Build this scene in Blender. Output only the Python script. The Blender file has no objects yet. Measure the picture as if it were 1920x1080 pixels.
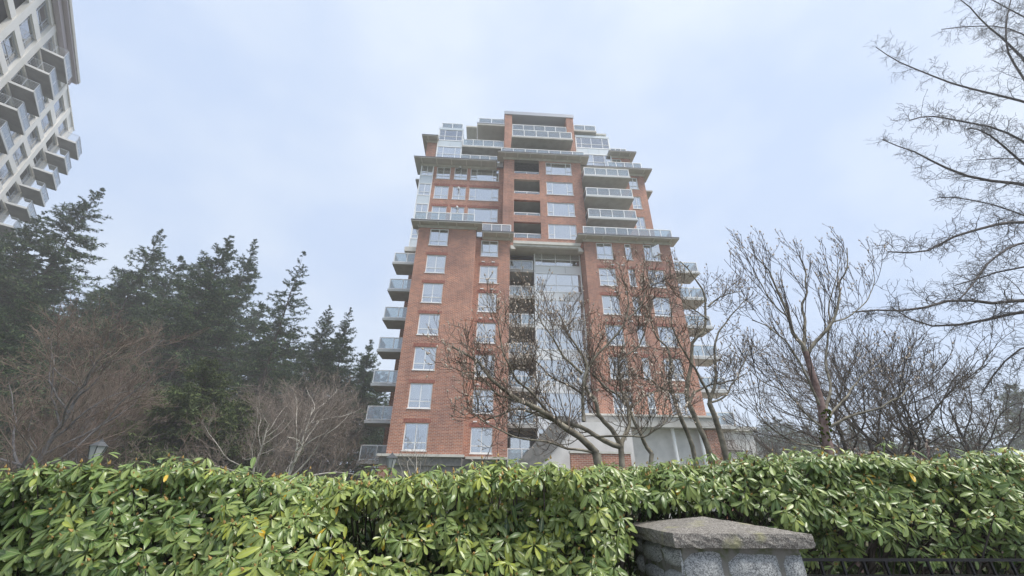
import bpy, math, random
import numpy as np
from mathutils import Vector, Matrix
R = math.radians
random.seed(7)
rng = np.random.default_rng(11)
sc = bpy.context.scene
col = sc.collection
CZ = 1.5                                   # eye height above the pavement

# ------------------------------------------------------------------ camera
F_PX = 734.74
FWD = Vector((0.05036, 0.88234, 0.46792)).normalized()
RGT = Vector((0.99806, -0.06157, 0.0087)).normalized()
UPV = RGT.cross(FWD).normalized()
cam_d = bpy.data.cameras.new('camera')
cam = bpy.data.objects.new('camera', cam_d)
col.objects.link(cam)
cam_d.sensor_width = 36.0
cam_d.lens = F_PX / 1920 * 36.0
cam_d.clip_start = 0.05
cam_d.clip_end = 6000
m = Matrix((RGT, UPV, -FWD)).transposed().to_4x4()
m.translation = Vector((0, 0, CZ))
cam.matrix_world = m
sc.camera = cam

# ------------------------------------------------------------------ light
world = bpy.data.worlds.new('World')
sc.world = world
world.use_nodes = True
wt = world.node_tree
wt.nodes.clear()
def wn(t, **k):
    n = wt.nodes.new(t)
    for a, b in k.items():
        setattr(n, a, b)
    return n
SUN_EL, SUN_AZ = R(62), R(122)             # sun behind cloud, from behind the photographer's right shoulder
sky = wn('ShaderNodeTexSky', sky_type='NISHITA', sun_disc=False, sun_elevation=SUN_EL, sun_rotation=SUN_AZ)
tc = wn('ShaderNodeTexCoord')
mp = wn('ShaderNodeMapping'); mp.inputs['Scale'].default_value = (1.0, 1.0, 1.6)
nz = wn('ShaderNodeTexNoise'); nz.inputs['Scale'].default_value = 2.3; nz.inputs['Detail'].default_value = 4; nz.inputs['Roughness'].default_value = 0.5
cr = wn('ShaderNodeValToRGB')
cr.color_ramp.elements[0].position = 0.36; cr.color_ramp.elements[0].color = (0.190, 0.230, 0.304, 1)
cr.color_ramp.elements[1].position = 0.64; cr.color_ramp.elements[1].color = (0.250, 0.279, 0.322, 1)
sk = wn('ShaderNodeMix', data_type='RGBA', blend_type='MULTIPLY'); sk.inputs[0].default_value = 1
sk.inputs[7].default_value = (0.05, 0.05, 0.05, 1)
mx = wn('ShaderNodeMix', data_type='RGBA'); mx.inputs[0].default_value = 0.9
bg = wn('ShaderNodeBackground'); bg.inputs['Strength'].default_value = 1.0
wo = wn('ShaderNodeOutputWorld')
L = wt.links.new
L(tc.outputs['Generated'], mp.inputs['Vector']); L(mp.outputs[0], nz.inputs['Vector']); L(nz.outputs['Fac'], cr.inputs[0])
L(sky.outputs[0], sk.inputs[6]); L(sk.outputs[2], mx.inputs[6]); L(cr.outputs[0], mx.inputs[7])
L(mx.outputs[2], bg.inputs['Color']); L(bg.outputs[0], wo.inputs[0])
sun_d = bpy.data.lights.new('sun', 'SUN')
sun_d.energy = 1.5; sun_d.angle = R(28); sun_d.color = (1.0, 0.95, 0.88)
sun = bpy.data.objects.new('sun', sun_d); col.objects.link(sun)
sun.rotation_euler = (R(90) - SUN_EL, 0, R(180) - SUN_AZ)
sc.view_settings.view_transform = 'Standard'
sc.view_settings.look = 'None'
sc.view_settings.exposure = 1.75
sc.view_settings.gamma = 1
sc.render.engine = 'CYCLES'
sc.cycles.max_bounces = 6
HAZE = 0.0019
sc.cycles.transparent_max_bounces = 16

# ------------------------------------------------------------------ helpers
def ray(x, y):
    return FWD * F_PX + RGT * (x - 960) - UPV * (y - 540)
def at(x, y, Y):
    """point of the place seen at pixel (x, y) of the photograph, Y metres ahead, heights in world units"""
    d = ray(x, y)
    p = d * (Y / d.y)
    return Vector((p.x, p.y, p.z + CZ))

ORG = {}
def props(o, label=None, cat=None, group=None, kind=None):
    if label: o['label'] = label
    if cat: o['category'] = cat
    if group: o['group'] = group
    if kind: o['kind'] = kind
    return o
def place(o, parent, org):
    org = Vector(org)
    ORG[o.name] = org
    if parent is not None:
        o.parent = parent
        o.location = org - ORG[parent.name]
    else:
        o.location = org
def thing(name, org, label, cat, group=None):
    o = bpy.data.objects.new(name, None)
    col.objects.link(o)
    o.empty_display_size = 0.3
    place(o, None, org)
    return props(o, label, cat, group)

class MB:
    def __init__(s): s.v = []; s.f = []
    def quad(s, a, b, c, d):
        n = len(s.v); s.v += [tuple(a), tuple(b), tuple(c), tuple(d)]; s.f.append((n, n+1, n+2, n+3))
    def poly(s, pts):
        n = len(s.v); s.v += [tuple(p) for p in pts]; s.f.append(tuple(range(n, n+len(pts))))
    def box(s, x0, x1, y0, y1, z0, z1):
        n = len(s.v)
        s.v += [(x0,y0,z0),(x1,y0,z0),(x1,y1,z0),(x0,y1,z0),(x0,y0,z1),(x1,y0,z1),(x1,y1,z1),(x0,y1,z1)]
        s.f += [(n,n+3,n+2,n+1),(n+4,n+5,n+6,n+7),(n,n+1,n+5,n+4),(n+1,n+2,n+6,n+5),(n+2,n+3,n+7,n+6),(n+3,n,n+4,n+7)]
        return s
    def prism(s, pts, axis, a, b):
        """extrude a 2D outline along an axis (0 x, 1 y, 2 z)"""
        def mk(p, t):
            q = list(p); q.insert(axis, t); return tuple(q)
        n = len(s.v); k = len(pts)
        s.v += [mk(p, a) for p in pts] + [mk(p, b) for p in pts]
        s.f.append(tuple(range(n, n+k))); s.f.append(tuple(range(n+2*k-1, n+k-1, -1)))
        for i in range(k):
            j = (i+1) % k
            s.f.append((n+i, n+k+i, n+k+j, n+j))
        return s
    def cyl(s, c, r0, r1, z0, z1, k=12):
        n = len(s.v)
        for z, r in ((z0, r0), (z1, r1)):
            for i in range(k):
                t = 2*math.pi*i/k
                s.v.append((c[0]+r*math.cos(t), c[1]+r*math.sin(t), z))
        for i in range(k):
            j = (i+1) % k
            s.f.append((n+i, n+j, n+k+j, n+k+i))
        s.f.append(tuple(range(n+k-1, n-1, -1))); s.f.append(tuple(range(n+k, n+2*k)))
        return s
    def build(s, name, mat, parent=None, org=None, smooth=False, fix=False):
        if org is None:
            org = ORG[parent.name] if parent is not None else (0, 0, 0)
        o_ = Vector(org)
        me = bpy.data.meshes.new(name)
        me.from_pydata([(a-o_.x, b-o_.y, c-o_.z) for a, b, c in s.v], [], s.f)
        me.materials.append(mat)
        if smooth:
            me.polygons.foreach_set('use_smooth', [True]*len(me.polygons))
        if fix:
            import bmesh
            bm = bmesh.new(); bm.from_mesh(me); bmesh.ops.recalc_face_normals(bm, faces=bm.faces); bm.to_mesh(me); bm.free()
        o = bpy.data.objects.new(name, me)
        col.objects.link(o)
        place(o, parent, org)
        return o

def np_mesh(name, V, Fc, mat, smooth=True, attrs=None):
    """V (n,3) float, Fc (m,k) int, all faces the same size"""
    me = bpy.data.meshes.new(name)
    V = np.asarray(V, np.float32); Fc = np.asarray(Fc, np.int32)
    me.vertices.add(len(V)); me.vertices.foreach_set('co', V.ravel())
    k = Fc.shape[1]
    me.loops.add(Fc.size); me.loops.foreach_set('vertex_index', Fc.ravel())
    me.polygons.add(len(Fc)); me.polygons.foreach_set('loop_start', np.arange(0, Fc.size, k, dtype=np.int32))
    me.polygons.foreach_set('use_smooth', np.full(len(Fc), smooth))
    if attrs:
        for nm, a in attrs.items():
            at_ = me.attributes.new(nm, 'FLOAT', 'POINT'); at_.data.foreach_set('value', np.asarray(a, np.float32))
    me.update(calc_edges=True)
    me.validate()
    if mat: me.materials.append(mat)
    return me
def link(name, me, parent, org, **k):
    o = bpy.data.objects.new(name, me); col.objects.link(o); place(o, parent, org); props(o, **k); return o

# ------------------------------------------------------------------ materials
def new_mat(name, color=(0.5,0.5,0.5), rough=0.7, spec=0.4, metal=0.0, noise=None, bump=None, alpha=None):
    mt = bpy.data.materials.new(name); mt.use_nodes = True
    t = mt.node_tree; b = t.nodes['Principled BSDF']
    b.inputs['Base Color'].default_value = (*color, 1)
    b.inputs['Roughness'].default_value = rough
    b.inputs['Specular IOR Level'].default_value = spec
    b.inputs['Metallic'].default_value = metal
    if alpha is not None: b.inputs['Alpha'].default_value = alpha
    if noise:                              # (scale, color2, low, high)
        g = t.nodes.new('ShaderNodeNewGeometry')
        n = t.nodes.new('ShaderNodeTexNoise'); n.inputs['Scale'].default_value = noise[0]; n.inputs['Detail'].default_value = 6
        r = t.nodes.new('ShaderNodeValToRGB')
        r.color_ramp.elements[0].position = noise[2]; r.color_ramp.elements[1].position = noise[3]
        r.color_ramp.elements[0].color = (*color, 1); r.color_ramp.elements[1].color = (*noise[1], 1)
        t.links.new(g.outputs['Position'], n.inputs['Vector']); t.links.new(n.outputs['Fac'], r.inputs[0]); t.links.new(r.outputs[0], b.inputs['Base Color'])
    if bump:                               # (scale, strength, distance)
        g = t.nodes.new('ShaderNodeNewGeometry')
        n = t.nodes.new('ShaderNodeTexNoise'); n.inputs['Scale'].default_value = bump[0]; n.inputs['Detail'].default_value = 5
        bp = t.nodes.new('ShaderNodeBump'); bp.inputs['Strength'].default_value = bump[1]; bp.inputs['Distance'].default_value = bump[2]
        t.links.new(g.outputs['Position'], n.inputs['Vector']); t.links.new(n.outputs['Fac'], bp.inputs['Height']); t.links.new(bp.outputs[0], b.inputs['Normal'])
    return mt

def brick_mat():
    mt = new_mat('brick_wall', rough=0.85, spec=0.2)
    t = mt.node_tree; b = t.nodes['Principled BSDF']; N = t.nodes.new; K = t.links.new
    g = N('ShaderNodeNewGeometry'); sx = N('ShaderNodeSeparateXYZ'); ad = N('ShaderNodeMath'); ad.operation = 'ADD'; cb = N('ShaderNodeCombineXYZ')
    K(g.outputs['Position'], sx.inputs[0]); K(sx.outputs['X'], ad.inputs[0]); K(sx.outputs['Y'], ad.inputs[1]); K(ad.outputs[0], cb.inputs['X']); K(sx.outputs['Z'], cb.inputs['Y'])
    br = N('ShaderNodeTexBrick')
    br.inputs['Scale'].default_value = 1.0
    br.inputs['Brick Width'].default_value = 0.30; br.inputs['Row Height'].default_value = 0.10
    br.inputs['Mortar Size'].default_value = 0.013; br.inputs['Mortar Smooth'].default_value = 0.2; br.inputs['Bias'].default_value = 0.0
    br.inputs['Color1'].default_value = (0.50, 0.215, 0.135, 1); br.inputs['Color2'].default_value = (0.31, 0.13, 0.095, 1)
    br.inputs['Mortar'].default_value = (0.60, 0.50, 0.43, 1)
    K(cb.outputs[0], br.inputs['Vector'])
    n1 = N('ShaderNodeTexNoise'); n1.inputs['Scale'].default_value = 0.35; n1.inputs['Detail'].default_value = 8; n1.inputs['Roughness'].default_value = 0.65
    K(g.outputs['Position'], n1.inputs['Vector'])
    r = N('ShaderNodeValToRGB'); r.color_ramp.elements[0].position = 0.3; r.color_ramp.elements[0].color = (0.70, 0.70, 0.74, 1)
    r.color_ramp.elements[1].position = 0.7; r.color_ramp.elements[1].color = (1.24, 1.18, 1.12, 1)
    K(n1.outputs['Fac'], r.inputs[0])
    mm = N('ShaderNodeMix'); mm.data_type = 'RGBA'; mm.blend_type = 'MULTIPLY'; mm.inputs[0].default_value = 1
    K(br.outputs['Color'], mm.inputs[6]); K(r.outputs[0], mm.inputs[7])
    mpg = N('ShaderNodeMapping'); mpg.inputs['Scale'].default_value = (2.2, 2.2, .22); K(g.outputs['Position'], mpg.inputs['Vector'])
    n3 = N('ShaderNodeTexNoise'); n3.inputs['Scale'].default_value = 1.0; n3.inputs['Detail'].default_value = 6; n3.inputs['Roughness'].default_value = .7; K(mpg.outputs[0], n3.inputs['Vector'])
    r3 = N('ShaderNodeValToRGB'); r3.color_ramp.elements[0].position = .52; r3.color_ramp.elements[0].color = (1, 1, 1, 1); r3.color_ramp.elements[1].position = .78; r3.color_ramp.elements[1].color = (.72, .70, .68, 1)
    K(n3.outputs['Fac'], r3.inputs[0])
    m4 = N('ShaderNodeMix'); m4.data_type = 'RGBA'; m4.blend_type = 'MULTIPLY'; m4.inputs[0].default_value = 1
    K(mm.outputs[2], m4.inputs[6]); K(r3.outputs[0], m4.inputs[7]); K(m4.outputs[2], b.inputs['Base Color'])
    bp = N('ShaderNodeBump'); bp.inputs['Strength'].default_value = 0.5; bp.inputs['Distance'].default_value = 0.012; bp.invert = True
    K(br.outputs['Fac'], bp.inputs['Height']); K(bp.outputs[0], b.inputs['Normal'])
    return mt
def rand_mat(name, c0, c1, rough, spec=0.5, alpha=None):
    mt = new_mat(name, c0, rough, spec, alpha=alpha)
    t = mt.node_tree; b = t.nodes['Principled BSDF']
    oi = t.nodes.new('ShaderNodeObjectInfo'); r = t.nodes.new('ShaderNodeValToRGB')
    r.color_ramp.elements[0].color = (*c0, 1); r.color_ramp.elements[1].color = (*c1, 1)
    t.links.new(oi.outputs['Random'], r.inputs[0]); t.links.new(r.outputs[0], b.inputs['Base Color'])
    return mt
def glass_mat(name, tint, refl, trans, rough=0.03, haze=0.0, hazecol=(0.6,0.65,0.68)):
    """flat window glass: tinted transparency plus a mirror-like reflection, plus optional frosting"""
    mt = bpy.data.materials.new(name); mt.use_nodes = True
    t = mt.node_tree; t.nodes.clear(); N = t.nodes.new; K = t.links.new
    tr = N('ShaderNodeBsdfTransparent'); tr.inputs[0].default_value = (*[c*trans for c in tint], 1)
    gl = N('ShaderNodeBsdfAnisotropic'); gl.inputs['Roughness'].default_value = rough; gl.inputs['Color'].default_value = (0.95, 0.97, 1, 1)
    lw = N('ShaderNodeLayerWeight'); lw.inputs['Blend'].default_value = 0.25
    ma = N('ShaderNodeMath'); ma.operation = 'MULTIPLY_ADD'; ma.inputs[1].default_value = 0.8; ma.inputs[2].default_value = refl; ma.use_clamp = True
    mi = N('ShaderNodeMixShader'); K(lw.outputs['Fresnel'], ma.inputs[0]); K(ma.outputs[0], mi.inputs[0]); 
    src = tr
    if haze:
        df = N('ShaderNodeBsdfDiffuse'); df.inputs[0].default_value = (*hazecol, 1)
        tl = N('ShaderNodeBsdfTranslucent'); tl.inputs[0].default_value = (*hazecol, 1)
        m0 = N('ShaderNodeMixShader'); m0.inputs[0].default_value = 0.5; K(df.outputs[0], m0.inputs[1]); K(tl.outputs[0], m0.inputs[2])
        m2 = N('ShaderNodeMixShader'); m2.inputs[0].default_value = haze
        K(tr.outputs[0], m2.inputs[1]); K(m0.outputs[0], m2.inputs[2]); src = m2
    K(src.outputs[0], mi.inputs[1]); K(gl.outputs[0], mi.inputs[2])
    o = N('ShaderNodeOutputMaterial'); K(mi.outputs[0], o.inputs[0])
    return mt

M = {}
M['brick'] = brick_mat()
M['soldier'] = new_mat('soldier_brick', (0.27, 0.10, 0.08), 0.85, 0.2, noise=(9, (0.42, 0.19, 0.15), 0.4, 0.6))
M['white'] = new_mat('white_paint', (0.86, 0.87, 0.87), 0.45)
M['stucco'] = new_mat('pale_stucco', (0.72, 0.70, 0.68), 0.85, noise=(1.4, (0.55, 0.54, 0.52), 0.35, 0.75))
M['spandrel'] = rand_mat('spandrel_panel', (0.60, 0.67, 0.73), (0.68, 0.73, 0.77), 0.25)
M['whitepanel'] = rand_mat('white_panel', (0.80, 0.81, 0.82), (0.86, 0.87, 0.87), 0.3)
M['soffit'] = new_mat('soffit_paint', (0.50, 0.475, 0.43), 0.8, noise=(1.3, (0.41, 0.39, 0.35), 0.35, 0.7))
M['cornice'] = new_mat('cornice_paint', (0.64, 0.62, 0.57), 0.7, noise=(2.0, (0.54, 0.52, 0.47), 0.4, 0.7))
M['flash'] = new_mat('dark_flashing', (0.10, 0.10, 0.11), 0.5)
M['lightflash'] = new_mat('grey_flashing', (0.42, 0.44, 0.50), 0.4)
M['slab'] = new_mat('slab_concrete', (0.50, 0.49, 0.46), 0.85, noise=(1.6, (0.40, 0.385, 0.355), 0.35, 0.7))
M['slab_dark'] = new_mat('dark_slab_concrete', (0.27, 0.255, 0.245), 0.9, noise=(1.2, (0.20, 0.19, 0.185), 0.35, 0.7))  # darker concrete for the beige tower's balcony slabs
M['slabedge'] = new_mat('slab_edge_paint', (0.55, 0.56, 0.56), 0.7)
M['dark'] = new_mat('interior_shade', (0.035, 0.035, 0.038), 0.9, 0.1)  # near-black colour stands for the unlit inside of the concrete tower
M['roomshade'] = new_mat('room_shade', (0.07, 0.072, 0.075), 0.9, 0.1)  # shade of the rooms, painted on flat sheets behind the windows
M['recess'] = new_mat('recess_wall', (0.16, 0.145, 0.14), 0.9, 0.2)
M['blind'] = rand_mat('window_blind', (0.74, 0.74, 0.72), (0.92, 0.91, 0.88), 0.9, 0.1)
M['sheer'] = rand_mat('sheer_curtain', (0.36, 0.38, 0.39), (0.52, 0.54, 0.54), 0.95, 0.1)
M['glass'] = glass_mat('window_glass', (0.98, 0.98, 0.96), 0.38, 0.98)
M['balglass'] = glass_mat('balcony_glass', (0.78, 0.86, 0.88), 0.14, 0.92, 0.06, haze=0.24, hazecol=(0.80, 0.84, 0.86))
M['stone'] = new_mat('base_stone', (0.24, 0.235, 0.225), 0.85, noise=(3, (0.17, 0.165, 0.16), 0.4, 0.6))
M['concrete'] = new_mat('tower_concrete', (0.80, 0.775, 0.73), 0.8, noise=(0.6, (0.72, 0.70, 0.66), 0.35, 0.7))
M['steel'] = new_mat('grey_steel', (0.45, 0.48, 0.52), 0.35, metal=0.3)
M['pinkpanel'] = new_mat('mauve_frame', (0.42, 0.36, 0.38), 0.6)
M['iron'] = new_mat('black_iron', (0.012, 0.012, 0.014), 0.35, bump=(60, 0.2, 0.002))
M['lampglass'] = new_mat('lantern_glass', (0.50, 0.52, 0.52), 0.25, alpha=0.75)
M['lampmetal'] = new_mat('lantern_metal', (0.07, 0.075, 0.08), 0.4)
M['roofing'] = new_mat('grey_roofing', (0.23, 0.22, 0.21), 0.9, noise=(4, (0.16, 0.155, 0.15), 0.4, 0.6))
M['ground'] = new_mat('lawn_soil', (0.055, 0.085, 0.03), 0.95, 0.1, noise=(0.8, (0.09, 0.075, 0.045), 0.4, 0.65))
M['path'] = new_mat('pavement', (0.30, 0.29, 0.28), 0.9, noise=(3, (0.22, 0.215, 0.21), 0.4, 0.6))

def bark(name, a, b, scale=14):
    return new_mat(name, a, 0.9, 0.15, noise=(scale, b, 0.35, 0.65), bump=(scale*2.5, 0.6, 0.01))
M['bark_mag'] = bark('magnolia_bark', (0.13, 0.115, 0.09), (0.32, 0.29, 0.23), 9)
M['bark_pink'] = bark('rosy_bark', (0.16, 0.105, 0.095), (0.30, 0.22, 0.20), 12)
M['bark_dark'] = bark('dark_bark', (0.06, 0.052, 0.05), (0.14, 0.12, 0.11), 8)
M['bark_grey'] = bark('grey_bark', (0.10, 0.095, 0.10), (0.20, 0.19, 0.19), 6)
M['bark_pale'] = bark('pale_bark', (0.36, 0.34, 0.30), (0.55, 0.52, 0.47), 3)
M['twig_brown'] = new_mat('brown_twigs', (0.19, 0.155, 0.135), 0.95, 0.1, noise=(2.0, (0.27, 0.23, 0.20), 0.4, 0.6))
M['twig_red'] = new_mat('reddish_twigs', (0.15, 0.108, 0.09), 0.95, 0.1, noise=(0.8, (0.21, 0.17, 0.14), 0.4, 0.6))
M['twig_mag'] = new_mat('grey_brown_twigs', (0.125, 0.10, 0.085), 0.95, 0.1, noise=(6, (0.20, 0.165, 0.135), 0.4, 0.6))
M['moss'] = new_mat('moss', (0.10, 0.13, 0.015), 0.95, 0.05, noise=(30, (0.035, 0.055, 0.01), 0.4, 0.6), bump=(90, 1.0, 0.02))
M['bud'] = new_mat('magnolia_bud', (0.60, 0.51, 0.42), 0.8, 0.2, noise=(5, (0.36, 0.29, 0.24), 0.4, 0.6))
M['bud_green'] = new_mat('leaf_bud', (0.42, 0.27, 0.10), 0.6, 0.3)

def leaf_mat(name, stops, under, rough=0.42, spec=0.5, vein=True):
    mt = new_mat(name, (0.1, 0.1, 0.1), rough, spec)
    t = mt.node_tree; b = t.nodes['Principled BSDF']; N = t.nodes.new; K = t.links.new
    a = N('ShaderNodeAttribute'); a.attribute_name = 'tint'
    r = N('ShaderNodeValToRGB')
    el = r.color_ramp.elements
    while len(el) < len(stops): el.new(0.5)
    for e, (p, c) in zip(el, stops): e.position = p; e.color = (*c, 1)
    K(a.outputs['Fac'], r.inputs[0])
    g = N('ShaderNodeNewGeometry')
    n = N('ShaderNodeTexNoise'); n.inputs['Scale'].default_value = 22; n.inputs['Detail'].default_value = 4; K(g.outputs['Position'], n.inputs['Vector'])
    rr = N('ShaderNodeValToRGB'); rr.color_ramp.elements[0].position = 0.3; rr.color_ramp.elements[0].color = (0.78, 0.80, 0.78, 1)
    rr.color_ramp.elements[1].position = 0.72; rr.color_ramp.elements[1].color = (1.16, 1.14, 1.1, 1); K(n.outputs['Fac'], rr.inputs[0])
    mm = N('ShaderNodeMix'); mm.data_type = 'RGBA'; mm.blend_type = 'MULTIPLY'; mm.inputs[0].default_value = 1
    K(r.outputs[0], mm.inputs[6]); K(rr.outputs[0], mm.inputs[7])
    last = mm.outputs[2]
    if vein:
        ns = N('ShaderNodeTexNoise'); ns.inputs['Scale'].default_value = 75; ns.inputs['Detail'].default_value = 2; K(g.outputs['Position'], ns.inputs['Vector'])
        rs = N('ShaderNodeValToRGB'); rs.color_ramp.elements[0].position = .66; rs.color_ramp.elements[0].color = (0, 0, 0, 1); rs.color_ramp.elements[1].position = .72; rs.color_ramp.elements[1].color = (.7, .7, .7, 1); K(ns.outputs['Fac'], rs.inputs[0])
        ms_ = N('ShaderNodeMix'); ms_.data_type = 'RGBA'; K(rs.outputs[0], ms_.inputs[0]); K(last, ms_.inputs[6]); ms_.inputs[7].default_value = (0.16, 0.10, 0.04, 1); last = ms_.outputs[2]
        v = N('ShaderNodeAttribute'); v.attribute_name = 'rib'
        vr = N('ShaderNodeValToRGB'); vr.color_ramp.elements[0].position = 0.80; vr.color_ramp.elements[0].color = (0, 0, 0, 1)
        vr.color_ramp.elements[1].position = 0.98; vr.color_ramp.elements[1].color = (0.55, 0.55, 0.55, 1); K(v.outputs['Fac'], vr.inputs[0])
        m3 = N('ShaderNodeMix'); m3.data_type = 'RGBA'; K(vr.outputs[0], m3.inputs[0]); K(last, m3.inputs[6]); m3.inputs[7].default_value = (0.38, 0.42, 0.20, 1)
        last = m3.outputs[2]
    m2 = N('ShaderNodeMix'); m2.data_type = 'RGBA'; K(g.outputs['Backfacing'], m2.inputs[0]); K(last, m2.inputs[6]); m2.inputs[7].default_value = (*under, 1)
    K(m2.outputs[2], b.inputs['Base Color'])
    tl = N('ShaderNodeBsdfTranslucent'); K(m2.outputs[2], tl.inputs[0])
    ms = N('ShaderNodeMixShader'); ms.inputs[0].default_value = 0.22
    K(b.outputs[0], ms.inputs[1]); K(tl.outputs[0], ms.inputs[2]); K(ms.outputs[0], t.nodes['Material Output'].inputs[0])
    return mt
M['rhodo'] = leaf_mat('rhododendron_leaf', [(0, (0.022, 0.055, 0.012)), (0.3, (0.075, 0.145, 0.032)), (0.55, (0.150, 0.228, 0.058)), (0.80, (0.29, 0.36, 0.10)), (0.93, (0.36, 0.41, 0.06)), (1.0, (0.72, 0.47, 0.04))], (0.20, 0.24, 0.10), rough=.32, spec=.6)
M['needle'] = leaf_mat('conifer_needles', [(0, (0.065, 0.115, 0.05)), (0.5, (0.11, 0.165, 0.075)), (1, (0.18, 0.22, 0.11))], (0.05, 0.085, 0.05), 0.75, 0.2, vein=False)
M['cedar'] = leaf_mat('cedar_sprays', [(0, (0.06, 0.09, 0.035)), (0.5, (0.11, 0.15, 0.06)), (1, (0.19, 0.21, 0.09))], (0.07, 0.095, 0.04), 0.8, 0.2, vein=False)

# ------------------------------------------------------------------ ground
g = MB(); g.quad((-1500, -600, 0), (1500, -600, 0), (1500, 2500, 0), (-1500, 2500, 0))
props(g.build('ground', M['ground']), kind='structure')
g = MB(); g.box(-30, 30, -2.2, 1.55, -0.2, 0.10)
props(g.build('pavement', M['path']), kind='structure')
g = MB(); g.quad((-60, -12, 0.006), (60, -12, 0.006), (60, -2.2, 0.006), (-60, -2.2, 0.006))
props(g.build('road', new_mat('asphalt', (0.05, 0.05, 0.052), 0.9, noise=(30, (0.07, 0.07, 0.07), 0.4, 0.6))), kind='structure')

# ------------------------------------------------------------------ window and railing kits (meshes shared between copies)
MESH = {}
def mesh_of(key, fn, mat):
    if key not in MESH:
        b = fn()
        me = bpy.data.meshes.new(key[0])
        me.from_pydata(b.v, [], b.f); me.materials.append(mat)
        MESH[key] = me
    return MESH[key]
def rects(kind):
    if kind == 'two': return [(0, .5, 0, .28), (.5, 1, 0, .28), (0, .5, .28, 1), (.5, 1, .28, 1)]
    if kind == 'wide': return [(0, .22, 0, .30), (0, .22, .30, 1), (.22, .78, 0, 1), (.78, 1, 0, .30), (.78, 1, .30, 1)]
    if kind == 'narrow': return [(0, 1, 0, .30), (0, 1, .30, 1)]
    if kind == 'door': return [(0, .5, 0, 1), (.5, 1, 0, 1)]
    if kind == 'three': return [(0, .25, 0, .38), (.25, .75, 0, .38), (.75, 1, 0, .38), (0, .25, .38, 1), (.25, .75, .38, 1), (.75, 1, .38, 1)]
    if kind == 'four': return [(0, .16, 0, .36), (.16, .46, 0, .36), (.46, .80, 0, .36), (.80, 1, 0, .36), (0, .16, .36, 1), (.16, .46, .36, 1), (.46, .80, .36, 1), (.80, 1, .36, 1)]
    return [(0, 1, 0, 1)]
def window(parent, p, w, h, kind, rz=0, frame='white', blind=None, sill=True, fw=0.07, name='window', open_light=False, bm='blind'):
    """p = lower corner of the opening on the wall face; looks along local -y"""
    w = round(w, 2); h = round(h, 2)
    rc = rects(kind)
    def fr():
        b = MB()
        b.box(0, fw, .06, .15, 0, h); b.box(w-fw, w, .06, .15, 0, h); b.box(fw, w-fw, .06, .15, 0, fw); b.box(fw, w-fw, .06, .15, h-fw, h)
        xs = sorted({r[1] for r in rc if r[1] < 1})
        for x in xs: b.box(x*w-.028, x*w+.028, .065, .145, fw, h-fw)
        for r in rc:
            if r[3] < 1: b.box(max(r[0]*w+.028, fw), min(r[1]*w-.028, w-fw), .068, .142, r[3]*h-.028, r[3]*h+.028)
        if sill: b.box(-.04, w+.04, -.05, .07, -.07, -.003)
        return b
    me = mesh_of(('window_frame', w, h, kind, frame, sill, fw), fr, M[frame])
    o = bpy.data.objects.new(name, me); col.objects.link(o); place(o, parent, p); o.rotation_euler = (0, 0, rz)
    for i, r in enumerate(rc):
        x0, x1, z0, z1 = r[0]*w+.03, r[1]*w-.03, r[2]*h+.03, r[3]*h-.03
        me2 = mesh_of(('pane', round(x1-x0, 2), round(z1-z0, 2)), lambda: MB().box(0, x1-x0, 0, .012, 0, z1-z0), M['glass'])
        q = bpy.data.objects.new('pane', me2); col.objects.link(q); q.parent = o
        q.location = (x0, .10, z0)
        # panes never hang perfectly true, so each mirrors a slightly different piece of sky
        q.rotation_euler = (random.uniform(-.012, .012), 0, random.uniform(-.012, .012))
        if open_light and i == len(rc)-1:
            q.rotation_euler = (0, 0, R(-28)); q.location = (x0, .0, z0)
    if blind is None: blind = random.choice([1, 1, 1, .97, .8, .8, -1, -1, .55])
    if blind < 0:                           # curtains drawn to the sides
        for sgn in (0, 1):
            cw = round(w*random.choice([.18, .24, .3]), 2)
            me3 = mesh_of(('curtain', cw, h), lambda: MB().box(0, cw, 0, .03, .03, h-.03), M['blind'])
            q = bpy.data.objects.new('curtain', me3); col.objects.link(q); q.parent = o; q.location = (.04 if sgn == 0 else w-.04-cw, .2, 0)
        me3 = mesh_of(('sheer', w, h), lambda: MB().box(.04, w-.04, 0, .01, .03, h-.03), M['sheer'])
        q = bpy.data.objects.new('sheer', me3); col.objects.link(q); q.parent = o; q.location = (0, .26, 0)
    elif blind > 0:
        hb = round(h*blind, 2)
        top_ = blind in (.55, .8, .62) and h > 1.2
        zb3 = h-hb if top_ else 0
        me3 = mesh_of(('blind', w, hb, top_, h, bm), lambda: MB().box(.03, w-.03, 0, .02, zb3+.02, zb3+hb-.02), M[bm])
        q = bpy.data.objects.new('blind', me3); col.objects.link(q); q.parent = o; q.location = (0, .22, 0)
    return o
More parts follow.
